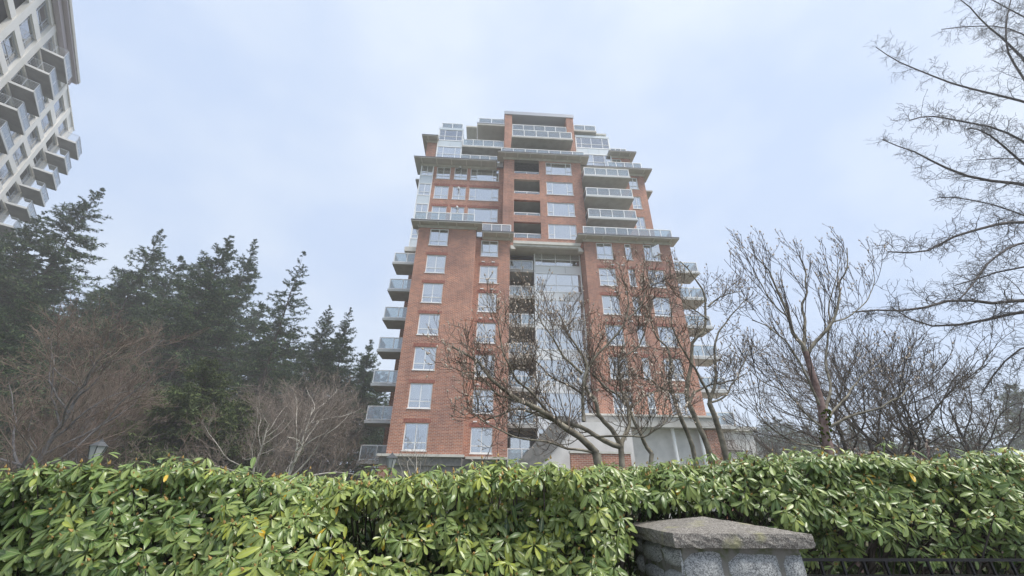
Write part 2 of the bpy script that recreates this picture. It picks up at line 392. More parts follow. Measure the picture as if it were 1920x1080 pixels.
def rail_run(p0, p1, h, nbay, posts_b, glass_list, top=.075, post=.065, z0=None):
    """straight railing between two points, collects frame boxes (axis aligned) and returns glass boxes"""
    x0, y0, z = p0; x1, y1, _ = p1
    along_x = abs(x1-x0) > abs(y1-y0)
    t = post/2
    if along_x:
        posts_b.box(x0, x1, y0-t, y0+t, z+h-top, z+h); posts_b.box(x0, x1, y0-t, y0+t, z+.06, z+.12)
        for i in range(nbay+1):
            x = x0+(x1-x0)*i/nbay; x = min(max(x, x0+t), x1-t)
            posts_b.box(x-t, x+t, y0-t-.004, y0+t+.004, z, z+h-top-.002)
        for i in range(nbay):
            a = x0+(x1-x0)*i/nbay+.05; b = x0+(x1-x0)*(i+1)/nbay-.05
            glass_list.append((a, b, y0-.006, y0+.006, z+.13, z+h-top-.01))
    else:
        posts_b.box(x0-t, x0+t, y0, y1, z+h-top-.004, z+h-.004); posts_b.box(x0-t, x0+t, y0, y1, z+.064, z+.116)
        for i in range(nbay+1):
            y = y0+(y1-y0)*i/nbay; y = min(max(y, y0+t), y1-t)
            posts_b.box(x0-t+.003, x0+t-.003, y-t, y+t, z, z+h-top-.006)
        for i in range(nbay):
            a = y0+(y1-y0)*i/nbay+.05; b = y0+(y1-y0)*(i+1)/nbay-.05
            glass_list.append((x0-.006, x0+.006, a, b, z+.13, z+h-top-.012))
def glass_panels(gl, parent, mat='balglass'):
    for g_ in gl:
        MB().box(*g_).build('glass_panel', M[mat], parent, (g_[0], g_[2], g_[4]))
def railing(parent, runs, h, mat='white', name='railing'):
    b = MB(); gl = []
    for (p0, p1, n) in runs: rail_run(p0, p1, h, n, b, gl)
    r = b.build(name, M[mat], parent, runs[0][0])
    if name == 'railing' and parent is not None: glass_panels(gl, r)
    return r

def wall_face(b, x0, x1, z0, z1, y, ops, depth=.16, axis='y', sgn=1):
    """wall sheet in the plane y = const (outside towards -y) with reveals round its openings"""
    xs = sorted({x0, x1, *[o[0] for o in ops], *[o[1] for o in ops]}); zs = sorted({z0, z1, *[o[2] for o in ops], *[o[3] for o in ops]})
    xs = [x for x in xs if x0 <= x <= x1]; zs = [z for z in zs if z0 <= z <= z1]
    def P(x, yy, z): return (x, yy, z) if axis == 'y' else (-yy, x, z)
    for j in range(len(zs)-1):
        i = 0
        while i < len(xs)-1:
            cz = (zs[j]+zs[j+1])/2
            def hole(k): 
                cx = (xs[k]+xs[k+1])/2
                return any(o[0] < cx < o[1] and o[2] < cz < o[3] for o in ops)
            if hole(i): i += 1; continue
            k = i
            while k+1 < len(xs)-1 and not hole(k+1): k += 1
            b.quad(P(xs[i], y, zs[j]), P(xs[k+1], y, zs[j]), P(xs[k+1], y, zs[j+1]), P(xs[i], y, zs[j+1]))
            i = k+1
    d = y+depth
    for a, c, e, f in ops:
        b.quad(P(a, y, e), P(a, d, e), P(a, d, f), P(a, y, f)); b.quad(P(c, y, e), P(c, y, f), P(c, d, f), P(c, d, e))
        b.quad(P(a, y, f), P(a, d, f), P(c, d, f), P(c, y, f)); b.quad(P(a, y, e), P(c, y, e), P(c, d, e), P(a, d, e))

# ------------------------------------------------------------------ brick apartment tower (heights given above eye level, shifted by CZ)
H = 2.85
def Z(z): return z + CZ
T = thing('apartment_tower', (5, 36, 0), 'tall stepped red brick apartment tower with white windows and glass balconies', 'building')
def win_z(k): return Z(19.81-H*k), Z(21.63-H*k)
def lintel(parent, x0, x1, z, y):
    b = MB(); n = int((x1-x0+.3)/.11)
    for i in range(n):
        x = x0-.15+i*(x1-x0+.3)/n
        b.box(x+.008, x+(x1-x0+.3)/n-.008, y-random.uniform(.012, .02), y+.01, z+.02, z+.02+.28)
    b.build('lintel', M['soldier'], parent, (x0, y, z))
# lower left wing
def eave(parent, x0, x1, ylip, ywall, z, left=None, right=None, th=.24, nb=None, back=None):
    """overhanging flat roof edge with soffit, fascia, brackets; left/right = wall x at the ends where the roof turns the corner"""
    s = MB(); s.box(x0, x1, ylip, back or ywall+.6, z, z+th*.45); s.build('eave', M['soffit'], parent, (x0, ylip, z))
    e = MB()
    e.box(x0-.02, x1+.02, ylip-.03, (back or ywall+.6)-.02, z+th*.45, z+th*.85); e.build('fascia', M['flash'], parent, (x0, ylip, z))
    c = MB(); lx = left if left is not None else x0; rx = right if right is not None else x1
    c.box(lx-.10 if left is not None else lx, rx+.10 if right is not None else rx, ywall-.10, ywall-.002, z-.22, z-.004)
    c.box(lx-.16 if left is not None else lx, rx+.16 if right is not None else rx, ywall-.16, ywall-.102, z-.10, z-.004)
    c.build('cornice', M['cornice'], parent, (lx, ywall, z))
    nb = nb or max(2, int((x1-x0)/1.7))
    for i in range(nb+1):
        x = lx+.1+(rx-lx-.2)*i/nb
        MB().prism([(ylip+.08, z-.004), (ywall-.165, z-.004), (ywall-.165, z-.16), (ylip+.08, z-.05)], 0, x-.05, x+.05).build('bracket', M['cornice'], parent, (x, ylip, z))
rows = list(range(7))
b = MB()
ops = [(-5.85, -4.18, *win_z(k)) for k in rows]
wall_face(b, -6.9, -1.7, Z(2.45), Z(21.9), 29.67, ops)
b.quad((-1.7, 29.67, Z(2.45)), (-1.7, 31.17, Z(2.45)), (-1.7, 31.17, Z(21.9)), (-1.7, 29.67, Z(21.9)))
b.quad((-6.9, 35.0, Z(2.45)), (-6.9, 29.67, Z(2.45)), (-6.9, 29.67, Z(21.9)), (-6.9, 35.0, Z(21.9)))
b.build('brick_wall', M['brick'], T)
MB().box(-6.6, -1.9, 30.05, 30.1, Z(2.6), Z(21.7)).build('dark_backing', M['roomshade'], T)  # dark sheet in place of unlit rooms, likewise behind the other walls
for k in rows:
    z0, z1 = win_z(k)
    window(T, (-5.85, 29.67, z0), 1.67, z1-z0, 'two', blind=.88 if k == 0 else (.62 if k == 5 else .0 if k == 6 else None))
    lintel(T, -5.85, -4.18, z1, 29.67)
# B plane
b = MB()
ops = [(-1.2, .42, *win_z(k)) for k in rows]
wall_face(b, -1.697, 1.55, Z(2.45), Z(21.9), 31.17, ops)
b.quad((1.55, 31.17, Z(0)), (1.55, 34.6, Z(0)), (1.55, 34.6, Z(21.7)), (1.55, 31.17, Z(21.7)))
b.build('brick_wall', M['brick'], T)
MB().box(-1.65, 1.5, 31.55, 31.6, Z(2.6), Z(21.7)).build('dark_backing', M['roomshade'], T)
for k in rows:
    z0, z1 = win_z(k)
    window(T, (-1.2, 31.17, z0), 1.62, z1-z0, 'two', blind=.9 if k == 0 else (.0 if k == 6 else None))
    lintel(T, -1.2, .42, z1, 31.17)
    if k: 
        for x in (-.95, -.02): MB().box(x-.13, x+.17, 31.10, 31.165, z1+.36, z1+.44).build('vent_hood', M['white'], T, (x, 31.1, z1))
# C wing (right)
cols_c = [(9.8, 11.36, 'two'), (12.57, 13.2, 'narrow'), (14.42, 15.95, 'two')]
b = MB()
ops = [(x0, x1, *win_z(k)) for (x0, x1, _) in cols_c for k in range(6)]
wall_face(b, 8.63, 17.1, Z(5.2), Z(21.9), 30.79, ops)
b.quad((8.63, 34.0, Z(-1.5)), (8.63, 30.79, Z(-1.5)), (8.63, 30.79, Z(21.9)), (8.63, 34.0, Z(21.9)))
b.quad((17.1, 30.79, Z(-1.5)), (17.1, 36.0, Z(-1.5)), (17.1, 36.0, Z(21.9)), (17.1, 30.79, Z(21.9)))
b.build('brick_wall', M['brick'], T)
MB().box(8.9, 16.9, 31.2, 31.25, Z(5.3), Z(21.7)).build('dark_backing', M['roomshade'], T)
for ci, (x0, x1, kd) in enumerate(cols_c):
    for k in range(6):
        z0, z1 = win_z(k)
        window(T, (x0, 30.79, z0), x1-x0, z1-z0, kd, open_light=(ci == 2 and k == 0), blind=1 if k else .93)
        lintel(T, x0, x1, z1, 30.79)
        if k and ci == 0:
            for x in (12.0, 11.0): MB().box(x, x+.3, 30.72, 30.785, z1+.36, z1+.44).build('vent_hood', M['white'], T, (x, 30.7, z1))
# eaves over the lower wings
eave(T, -7.55, -1.15, 28.95, 29.67, Z(21.88), left=-6.9, right=-1.7)
eave(T, -1.12, 1.85, 30.25, 31.17, Z(21.88), left=None, right=1.55, nb=2)
eave(T, 7.95, 17.75, 30.0, 30.79, Z(21.88), left=8.63, right=17.1)
# beam, soffit and brackets over the central recess
b = MB(); b.box(1.86, 8.35, 31.0, 31.35, Z(21.3), Z(21.62)); b.box(1.86, 8.35, 31.12, 31.4, Z(21.08), Z(21.3)); b.build('beam', M['cornice'], T, (5, 31, Z(21)))
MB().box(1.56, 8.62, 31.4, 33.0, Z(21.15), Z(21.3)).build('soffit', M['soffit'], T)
for x in (1.6, 8.12):
    b = MB()
    for i in range(3): b.box(x, x+.46-.1*i, 30.95+.02*i, 31.36, Z(20.62+.15*i), Z(20.75+.15*i))
    b.build('corbel', M['cornice'], T, (x, 31, Z(20.6)))
# recessed balconies left of the glazed bay
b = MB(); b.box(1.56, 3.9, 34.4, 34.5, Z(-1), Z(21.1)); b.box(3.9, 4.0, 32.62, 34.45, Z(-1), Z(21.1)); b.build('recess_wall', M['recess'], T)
for k in range(7):
    fz = Z(19.25-H*k)
    s = MB().box(1.56, 3.9, 32.45, 34.4, fz-.26, fz).build('balcony', M['slab'], T, (1.56, 32.45, fz))
    railing(s, [((1.6, 32.52, fz), (3.88, 32.52, fz), 2)], 1.08)
    window(T, (1.9, 34.25, fz+.02), 1.7, 2.1, 'door', sill=False, blind=random.choice([.0, .5, 1]), name='balcony_door')
# glazed bay: one part per storey
def glazed_bay(x0, x1, y, fz, h, kind, spand='whitepanel', sp_h=.95, blind=None, side=None, name='glazed_bay', parent=T, bm='blind'):
    """spandrel panel under a band of glazing on one storey"""
    b = MB(); w = x1-x0
    b.box(x0, x1, y-.05, y+.05, fz-.30, fz-.22); b.box(x0, x1, y-.05, y+.05, fz+sp_h-.30, fz+sp_h-.22)
    b.box(x0, x0+.07, y-.045, y+.045, fz-.22, fz+h-.30); b.box(x1-.07, x1, y-.045, y+.045, fz-.22, fz+h-.30)
    base = b.build(name, M['white'], parent, (x0, y, fz))
    n = max(1, round(w/1.5)); 
    for i in range(n):
        a, c = x0+.08+(w-.16)*i/n, x0+.08+(w-.16)*(i+1)/n
        MB().box(a+.012, c-.012, y-.02, y+.02, fz-.21, fz+sp_h-.31).build('spandrel_panel', M[spand], base, (a, y, fz))
    window(parent, (x0+.07, y-.10, fz+sp_h-.22), w-.14, h-sp_h-.08, kind, sill=False, fw=.05, blind=blind, bm=bm)
    return base
for k in range(7):
    fz = Z(19.25-H*k)
    if k == 0: bl = .62
    else: bl = 1
    glazed_bay(3.98, 8.58, 32.5, fz, H, 'four', blind=bl, sp_h=.80, bm='white')
MB().box(4.05, 8.6, 32.95, 33.0, Z(-1), Z(21.2)).build('dark_backing', M['roomshade'], T)
# central tower D
HU = 2.86
def uz(k): return Z(31.33-HU*k), Z(33.14-HU*k)
b = MB()
ops = [(5.45, 8.35, *uz(k)) for k in range(4)] + [(1.95, 4.72, Z(31.25-HU*k), Z(33.45 if k == 0 else 33.25-HU*k)) for k in range(4)]
wall_face(b, .8, 9.4, Z(21.6), Z(33.5), 32.01, ops, depth=.3)
b.quad((.8, 34, Z(21.6)), (.8, 32.01, Z(21.6)), (.8, 32.01, Z(33.5)), (.8, 34, Z(33.5)))
b.quad((9.4, 32.01, Z(21.6)), (9.4, 34, Z(21.6)), (9.4, 34, Z(33.5)), (9.4, 32.01, Z(33.5)))
b.build('brick_wall', M['brick'], T)
MB().box(5.3, 8.6, 32.5, 32.55, Z(21.7), Z(33.3)).build('dark_backing', M['roomshade'], T)
for k in range(4):
    z0, z1 = uz(k)
    window(T, (5.45, 32.01, z0), 2.9, z1-z0, 'wide', blind=[.84, 1, 1, 1][k])
    fz = Z(30.8-HU*k)
    s = MB().box(1.75, 4.92, 32.33, 34.2, fz-.2, fz).build('balcony', M['slab'], T, (1.9, 32.3, fz))
    railing(s, [((1.97, 32.25, fz+.45), (4.70, 32.25, fz+.45), 2)], .5 if k < 3 else .72)
    window(T, (2.3, 34.0, fz+.02), 2.0, 2.1, 'door', sill=False, blind=0, name='balcony_door')
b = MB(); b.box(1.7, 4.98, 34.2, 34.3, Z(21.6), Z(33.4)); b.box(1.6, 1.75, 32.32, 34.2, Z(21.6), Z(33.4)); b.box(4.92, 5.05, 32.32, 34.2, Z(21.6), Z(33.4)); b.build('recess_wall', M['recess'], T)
eave(T, .05, 10.25, 31.2, 32.01, Z(33.45), left=.8, right=9.4)
# E section (upper left)
ecols = [(-6.76, -5.2, 'two'), (-4.76, -3.3, 'two'), (-2.93, .3, 'wide')]
b = MB()
ops = [(x0, x1, *uz(k)) for (x0, x1, _) in ecols for k in range(4)]
wall_face(b, -7.1, .797, Z(21.9), Z(33.35), 33.53, ops)
b.build('brick_wall', M['brick'], T)
MB().box(-7.0, .7, 33.95, 34.0, Z(22), Z(33.2)).build('dark_backing', M['roomshade'], T)
for (x0, x1, kd) in ecols:
    for k in range(4):
        z0, z1 = uz(k)
        window(T, (x0, 33.53, z0), x1-x0, z1-z0, kd, blind=.82 if k == 0 else 1)
        lintel(T, x0, x1, z1, 33.53)
    if kd == 'two' and x0 > -5:
        pass
for k in range(3):                          # round white wall lights between the paired windows
    c = at([863, 860, 857][k], [313, 352, 388][k], 33.3)
    b = MB(); 
    for i in range(6):
        a0, a1 = math.pi*i/6-math.pi/2, math.pi*(i+1)/6-math.pi/2
        b.cyl((c.x, c.y), .13*math.cos(a0)+1e-4, .13*math.cos(a1)+1e-4, c.z+.13*math.sin(a0), c.z+.13*math.sin(a1), 10)
    wl = b.build('wall_light', M['white'], T, c, smooth=True)
    MB().box(c.x-.03, c.x+.03, c.y, 33.53, c.z-.22, c.z-.13).box(c.x-.22, c.x+.22, c.y-.02, c.y+.02, c.z-.30, c.z-.26).build('bracket_arm', M['flash'], wl, c)
eave(T, -9.25, -.0, 32.45, 33.53, Z(33.3), left=-8.55, right=None, back=35.2)
# glass corner bay below that eave
for k in range(4):
    fz = Z(30.75-HU*k)
    glazed_bay(-8.55, -7.1, 33.53, fz, HU, 'two', 'spandrel', sp_h=1.15)
b = MB(); b.box(-8.5, -7.15, 33.98, 34.0, Z(22), Z(33.2)); b.box(-8.56, -8.48, 33.6, 35.6, Z(21.4), Z(33.2)); b.build('side_wall', M['spandrel'], T)
MB().box(-8.85, -6.95, 33.2, 35.6, Z(21.35), Z(21.85)).build('ledge', M['cornice'], T)
# F section (upper right)
b = MB()
fops = [(15.3, 16.35, Z(31.1-HU*k), Z(32.85-HU*k)) for k in range(4)] + [(10.2, 14.2, Z(30.85-HU*k), Z(32.95-HU*k)) for k in range(4)]
wall_face(b, 9.403, 17.15, Z(21.9), Z(33.35), 33.4, fops)
b.quad((17.15, 33.4, Z(21.9)), (17.15, 36.5, Z(21.9)), (17.15, 36.5, Z(33.35)), (17.15, 33.4, Z(33.35)))
b.build('brick_wall', M['brick'], T)
MB().box(9.5, 17.0, 33.85, 33.9, Z(22), Z(33.2)).build('dark_backing', M['roomshade'], T)
for k in range(4):
    window(T, (15.3, 33.4, Z(31.1-HU*k)), 1.05, 1.75, 'two')
    window(T, (10.2, 33.4, Z(30.85-HU*k)), 2.0, 2.1, 'door', sill=False, name='balcony_door')
    window(T, (12.2, 33.4, Z(30.85-HU*k)), 2.0, 2.1, 'door', sill=False, name='balcony_door')
for k in range(3):
    fz = Z(30.78-HU*k)
    s = MB().box(9.45, 14.55, 31.2, 33.38, fz-.26, fz).build('balcony', M['slab'], T, (9.45, 31.2, fz))
    MB().box(9.43, 14.57, 31.17, 31.197, fz-.2, fz+.01).build('edge_trim', M['slabedge'], s, (9.45, 31.2, fz))
    railing(s, [((9.5, 31.28, fz), (14.5, 31.28, fz), 4), ((9.55, 31.32, fz), (9.55, 33.3, fz), 1), ((14.46, 31.32, fz), (14.46, 33.3, fz), 1)], 1.1)
eave(T, 9.4, 17.9, 32.5, 33.4, Z(33.3), left=None, right=17.15, back=34.6)
# roof terraces railings
railing(T, [((-7.35, 29.1, Z(22.1)), (-1.85, 29.1, Z(22.1)), 5), ((-7.35, 29.15, Z(22.1)), (-7.35, 33.0, Z(22.1)), 3)], .95)
railing(T, [((-1.2, 30.5, Z(22.1)), (1.6, 30.5, Z(22.1)), 3)], .95)
railing(T, [((8.5, 30.2, Z(22.1)), (17.2, 30.2, Z(22.1)), 8), ((17.2, 30.25, Z(22.1)), (17.2, 33.3, Z(22.1)), 2)], .95)
railing(T, [((.45, 31.75, Z(33.68)), (9.9, 31.75, Z(33.68)), 7)], 1.05)
railing(T, [((-4.2, 33.0, Z(33.55)), (.3, 33.0, Z(33.55)), 4)], 1.1)
railing(T, [((12.9, 32.9, Z(33.55)), (16.9, 32.9, Z(33.55)), 4)], 1.1)
# decks that close the roofs
for (x0, x1, y0, y1, z) in ((-6.95, -1.65, 29.6, 34, 21.95), (-1.7, 1.6, 31.1, 34, 21.95), (8.6, 17.15, 30.7, 34, 21.95), (.75, 9.45, 31.95, 36, 33.6), (-8.5, .8, 33.4, 36, 33.45), (9.4, 17.1, 33.3, 36, 33.45)):
    MB().box(x0, x1, y0, y1, Z(z)-.1, Z(z)).build('roof_deck', M['roofing'], T, (x0, y0, Z(z)))
# top frame
b = MB()
for a0, a1 in ((.8, 1.7), (8.47, 9.35)): MB().box(a0, a1, 33.1, 35.5, Z(33.6), Z(42.05)).build('brick_pier', M['brick'], T, (a0, 33.1, Z(33.6)))
MB().box(.72, 9.43, 33.02, 37, Z(42.05), Z(42.6)).build('roof_fascia', M['lightflash'], T)
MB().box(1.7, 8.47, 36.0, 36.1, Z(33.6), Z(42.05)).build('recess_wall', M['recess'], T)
s = MB().box(1.7, 8.47, 33.2, 36, Z(39.1), Z(39.36)).build('balcony', M['slab'], T, (1.7, 33.2, Z(39)))
railing(s, [((1.75, 33.2, Z(39.36)), (8.42, 33.2, Z(39.36)), 5)], 1.08)
s = MB().box(1.6, 8.7, 31.5, 36, Z(36.27), Z(36.5)).build('balcony', M['slab'], T, (1.6, 31.5, Z(36)))
railing(s, [((1.65, 31.58, Z(36.5)), (8.6, 31.58, Z(36.5)), 5)], 1.1)
for zf in (33.66, 36.52, 39.38): 
    window(T, (2.2, 35.85, Z(zf)), 2.8, 2.2, 'door', sill=False, blind=0, name='balcony_door'); window(T, (5.2, 35.85, Z(zf)), 2.8, 2.2, 'door', sill=False, blind=0, name='balcony_door')
# penthouse glass bays
for (x0, x1, kd) in ((-7.1, -4.17, 'three'), (9.5, 13.7, 'four')):
    for j in range(2):
        glazed_bay(x0, x1, 33.48, Z(33.7+HU*j), HU, kd, 'spandrel', sp_h=1.0 if j else .9)
    MB().box(x0, x1, 33.42, 36, Z(39.1), Z(39.45)).build('parapet', M['spandrel'], T, (x0, 33.4, Z(39)))
    sw = MB(); sw.box(x0, x0+.06, 33.55, 36, Z(33.5), Z(39.1)); sw.box(x1-.06, x1, 33.55, 36, Z(33.5), Z(39.1)); sw.box(x0+.1, x1-.1, 34.0, 34.05, Z(33.5), Z(39.1)); sw.build('side_wall', M['spandrel'], T, (x0, 33.5, Z(33)))
railing(T, [((-6.85, 33.6, Z(39.45)), (-4.3, 33.6, Z(39.45)), 2)], 1.0)
# left terrace between bay and frame
s = MB().box(-4.17, .78, 33.3, 36, Z(36.27), Z(36.5)).build('balcony', M['slab'], T, (-4.1, 33.3, Z(36)))
railing(s, [((-4.1, 33.38, Z(36.5)), (.75, 33.38, Z(36.5)), 4)], 1.1)
b = MB(); wall_face(b, -4.15, .78, Z(33.5), Z(40), 35.6, [(-2.6, -2.2, Z(36.55), Z(38.9)), (-1.9, -1.4, Z(36.55), Z(38.9)), (-.6, .1, Z(36.55), Z(38.9))]); b.build('stucco_wall', M['white'], T, (-4, 35.6, Z(33)))
for x, w in ((-2.6, .4), (-1.9, .5), (-.6, .7)): window(T, (x, 35.6, Z(36.55)), w, 2.35, 'one', sill=False, blind=0)
MB().box(-4.15, .78, 35.9, 35.95, Z(33.5), Z(40)).build('dark_backing', M['roomshade'], T)
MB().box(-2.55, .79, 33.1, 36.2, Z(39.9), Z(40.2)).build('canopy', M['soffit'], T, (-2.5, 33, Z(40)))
MB().box(-2.58, .79, 33.07, 36.2, Z(40.2), Z(40.34)).build('fascia', M['lightflash'], T, (-2.5, 33, Z(40)))
MB().box(-3.85, -2.56, 33.1, 36.2, Z(39.4), Z(39.62)).build('canopy', M['cornice'], T, (-3.8, 33, Z(39)))
railing(T, [((-2.4, 33.3, Z(40.34)), (.75, 33.3, Z(40.34)), 2)], 1.0)
# right roof
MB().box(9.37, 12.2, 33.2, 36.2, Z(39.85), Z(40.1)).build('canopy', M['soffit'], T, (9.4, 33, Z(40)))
MB().box(12.2, 13.5, 33.5, 36.2, Z(39.85), Z(40.05)).build('canopy', M['cornice'], T, (12.4, 33, Z(40)))
MB().box(9.5, 13.4, 33.7, 36, Z(39.45), Z(39.84)).build('roof_band', M['spandrel'], T, (12.4, 33, Z(40)))
railing(T, [((9.4, 33.3, Z(40.1)), (12.15, 33.3, Z(40.1)), 2)], 1.0)
# brick corner blocks with eaves of the penthouse level
b = MB(); b.box(-8.3, -7.1, 33.65, 36.5, Z(33.5), Z(37.2)); b.build('brick_wall', M['brick'], T)
eave(T, -8.87, -7.0, 32.8, 33.65, Z(37.2), left=-8.3, right=None, nb=1, back=36.2)
railing(T, [((-8.1, 33.6, Z(37.42)), (-7.1, 33.6, Z(37.42)), 1)], .8)
b = MB(); wall_face(b, 13.7, 16.0, Z(33.5), Z(36.3), 33.65, [(13.85, 14.95, Z(34.3), Z(35.95))]); b.quad((16, 33.65, Z(33.5)), (16, 36.5, Z(33.5)), (16, 36.5, Z(36.3)), (16, 33.65, Z(36.3))); b.build('brick_wall', M['brick'], T)
window(T, (13.85, 33.65, Z(34.3)), 1.1, 1.65, 'two', blind=.75)
MB().box(13.72, 15.9, 34, 34.05, Z(33.5), Z(36.2)).build('dark_backing', M['roomshade'], T)
eave(T, 13.3, 16.6, 32.85, 33.65, Z(36.3), left=None, right=16.0, nb=2, back=35.3)
railing(T, [((13.6, 33.3, Z(36.52)), (15.6, 33.3, Z(36.52)), 3)], .8)
# body behind everything, rear wing with its eaves
b = MB(); b.box(-8.4, 17.05, 34.62, 52, 0, Z(33.3)); b.box(-8.2, 15.9, 36.6, 50, Z(33.3), Z(38.5)); b.build('brick_wall', M['brick'], T)
b = MB(); b.box(-8.95, 18.6, 36.9, 49, 0, Z(33.28)); b.build('rear_wing', M['brick'], T)
MB().box(-9.65, 19.35, 36.08, 50, Z(33.3), Z(33.5)).build('eave', M['soffit'], T)
# side balconies, left and right
for k in range(7):
    fz = Z(19.27-H*k)
    s = MB().box(-9.42, -6.92, 32.0, 34.05, fz-.22, fz).build('balcony', M['slab'], T, (-9.4, 32, fz))
    MB().box(-9.44, -6.92, 31.97, 31.998, fz-.2, fz+.01).build('edge_trim', M['slabedge'], s, (-9.4, 32, fz))
    railing(s, [((-9.36, 32.08, fz), (-6.95, 32.08, fz), 2), ((-9.36, 32.12, fz), (-9.36, 34.0, fz), 1)], 1.1)
    window(T, (-8.3, 34.6, fz+.02), 1.3, 2.0, 'door', sill=False, blind=0, name='balcony_door')
for k in range(6):
    fz = Z(19.27-H*k)
    s = MB().box(17.12, 19.95, 31.6, 33.7, fz-.22, fz).build('balcony', M['slab'], T, (17.1, 31.6, fz))
    MB().box(17.12, 19.97, 31.57, 31.598, fz-.2, fz+.01).build('edge_trim', M['slabedge'], s, (17.1, 31.6, fz))
    railing(s, [((17.15, 31.68, fz), (19.88, 31.68, fz), 2), ((19.88, 31.72, fz), (19.88, 33.6, fz), 1)], 1.1)
MB().box(17.2, 18.5, 34.2, 36.4, Z(20), Z(20.35)).build('ledge', M['cornice'], T)
for k, cxp, lab in ((6, -8.6, 'white patio chair on the lowest left balcony of the brick tower'), (5, -8.2, 'white patio chair on the second lowest left balcony'), (4, -7.6, 'white patio chair on the third lowest left balcony beside the wall')):
    fz = Z(19.27-H*k)+.003
    t = thing('patio_chair', (cxp, 32.9, fz), lab, 'chair', 'patio chairs on the left balconies')
    MB().box(cxp-.24, cxp+.24, 32.66, 33.12, fz+.42, fz+.46).build('seat', M['white'], t)
    b = MB(); b.box(cxp-.24, cxp+.24, 33.12, 33.16, fz+.84, fz+.92)
    for q in range(5): b.box(cxp-.22+.1*q, cxp-.18+.1*q, 33.125, 33.155, fz+.46, fz+.84)
    b.build('backrest', M['white'], t)
    for sx in (-1, 1):
        for yy in (32.68, 33.12): MB().box(cxp+sx*.22-.02, cxp+sx*.22+.02, yy-.02, yy+.02, fz, fz+.42 if yy < 33 else fz+.42).build('leg', M['white'], t)
        MB().box(cxp+sx*.26-.02, cxp+sx*.26+.02, 32.68, 33.12, fz+.64, fz+.67).build('armrest', M['white'], t)
# base: ledge, stone storey, brick piers
MB().box(-7.45, -1.5, 29.4, 29.665, Z(2.3), Z(2.46)).box(-1.5, 1.6, 30.9, 31.165, Z(2.3), Z(2.46)).build('ledge', M['cornice'], T)
b = MB(); b.box(-7.3, -1.7, 29.62, 34, Z(1.75), Z(2.3)); b.box(-1.7, 1.55, 31.12, 34, Z(1.75), Z(2.3)); b.box(-6.3, -1.8, 29.75, 34, 0, Z(1.75)); b.box(-1.75, 1.5, 31.25, 34, 0, Z(1.75)); b.build('stone_base', M['stone'], T)
for a0, a1, a2, a3 in ((-7.25, -6.3, 29.66, 1.74), (8.63, 9.2, 30.9, 4.5), (16.4, 17.3, 30.0, 4.5)): MB().box(a0, a1, a2, 34, 0, Z(a3)).build('brick_pier', M['brick'], T, (a0, a2, 0))
# entrance canopy and stucco wall under the right wing
MB().box(7.2, 17.4, 29.5, 30.9, Z(5.28), Z(5.42)).build('canopy', M['cornice'], T, (7, 29.5, Z(5)))
MB().box(7.25, 17.35, 29.6, 30.9, Z(4.55), Z(5.27)).build('canopy_shade', M['slab'], T, (7, 29.5, Z(5)))  # solid grey band stands for the shadow under the canopy
MB().box(6.0, 16.4, 30.7, 31.0, 0, Z(4.6)).build('stucco_wall', M['stucco'], T, (6, 30.7, 0))
for x in (13.9, 16.0): MB().cyl((x, 30.2), .12, .12, 0, Z(4.6), 14).build('column', M['white'], T, (x, 30.2, 0), smooth=False)

# ------------------------------------------------------------------ stair enclosure and low walls in front of the tower
S = thing('entrance_stair', (4.5, 27, 0), 'pale stuccoed stair enclosure sloping down to the left before the brick tower', 'staircase')
b = MB(); b.prism([(2.5, 0), (2.5, Z(.9)), (6.0, Z(4.35)), (9.6, Z(4.45)), (9.6, 0)], 1, 27.0, 29.2); b.build('stair_wall', M['stucco'], S, fix=True)
b = MB(); b.prism([(2.55, Z(.85)), (6.05, Z(4.32)), (5.3, Z(4.75)), (4.7, Z(4.75)), (1.75, Z(1.5)), (1.75, Z(.85))], 1, 26.9, 29.0); b.build('sloping_canopy', M['roofing'], S, fix=True)
W = thing('garden_wall', (6, 25.5, 0), 'low red brick garden wall with pale stone coping by the sloping stair', 'wall')
MB().box(5.1, 8.8, 25.4, 25.7, 0, Z(2.3)).build('brick_wall', M['brick'], W)
MB().box(5.05, 8.85, 25.35, 25.75, Z(2.3), Z(2.42)).build('coping', M['cornice'], W)
# annexe on the right
AX = thing('low_annexe', (21, 36, 0), 'low pale annexe with flat roof at the right foot of the brick tower', 'building')
b = MB(); b.box(17.4, 22.6, 34, 44, 0, Z(5.0)); b.box(17.4, 20.5, 33.2, 34, 0, Z(3.4)); b.build('wall', M['stucco'], AX)
MB().box(17.3, 22.9, 33.7, 44.3, Z(5.0), Z(5.35)).build('roof', M['cornice'], AX)
b = MB(); b.prism([(33.0, Z(3.4)), (34, Z(3.4)), (34, Z(4.3))], 0, 17.3, 20.7); b.build('lean_to_roof', M['roofing'], AX, fix=True)
for x in (18.2, 20.9): window(AX, (x, 33.99, Z(3.55) if x > 20.6 else Z(4.4)), 1.2, 1.0 if x > 20.6 else .5, 'two')
AY = thing('grey_house', (28, 45, 0), 'grey gabled house roof far behind the low annexe', 'building')
b = MB(); b.prism([(26.0, 0), (33.0, 0), (33.0, Z(2.8)), (29.5, Z(6.1)), (26.0, Z(4.2))], 1, 45, 56); b.build('wall', new_mat('grey_siding', (0.33, 0.35, 0.33), 0.85), AY, fix=True)
b = MB(); b.prism([(25.6, Z(4.0)), (29.5, Z(6.3)), (33.6, Z(2.6)), (33.6, Z(2.85)), (29.5, Z(6.6)), (25.6, Z(4.25))], 1, 44.7, 56.3); b.build('roof', M['roofing'], AY, fix=True)

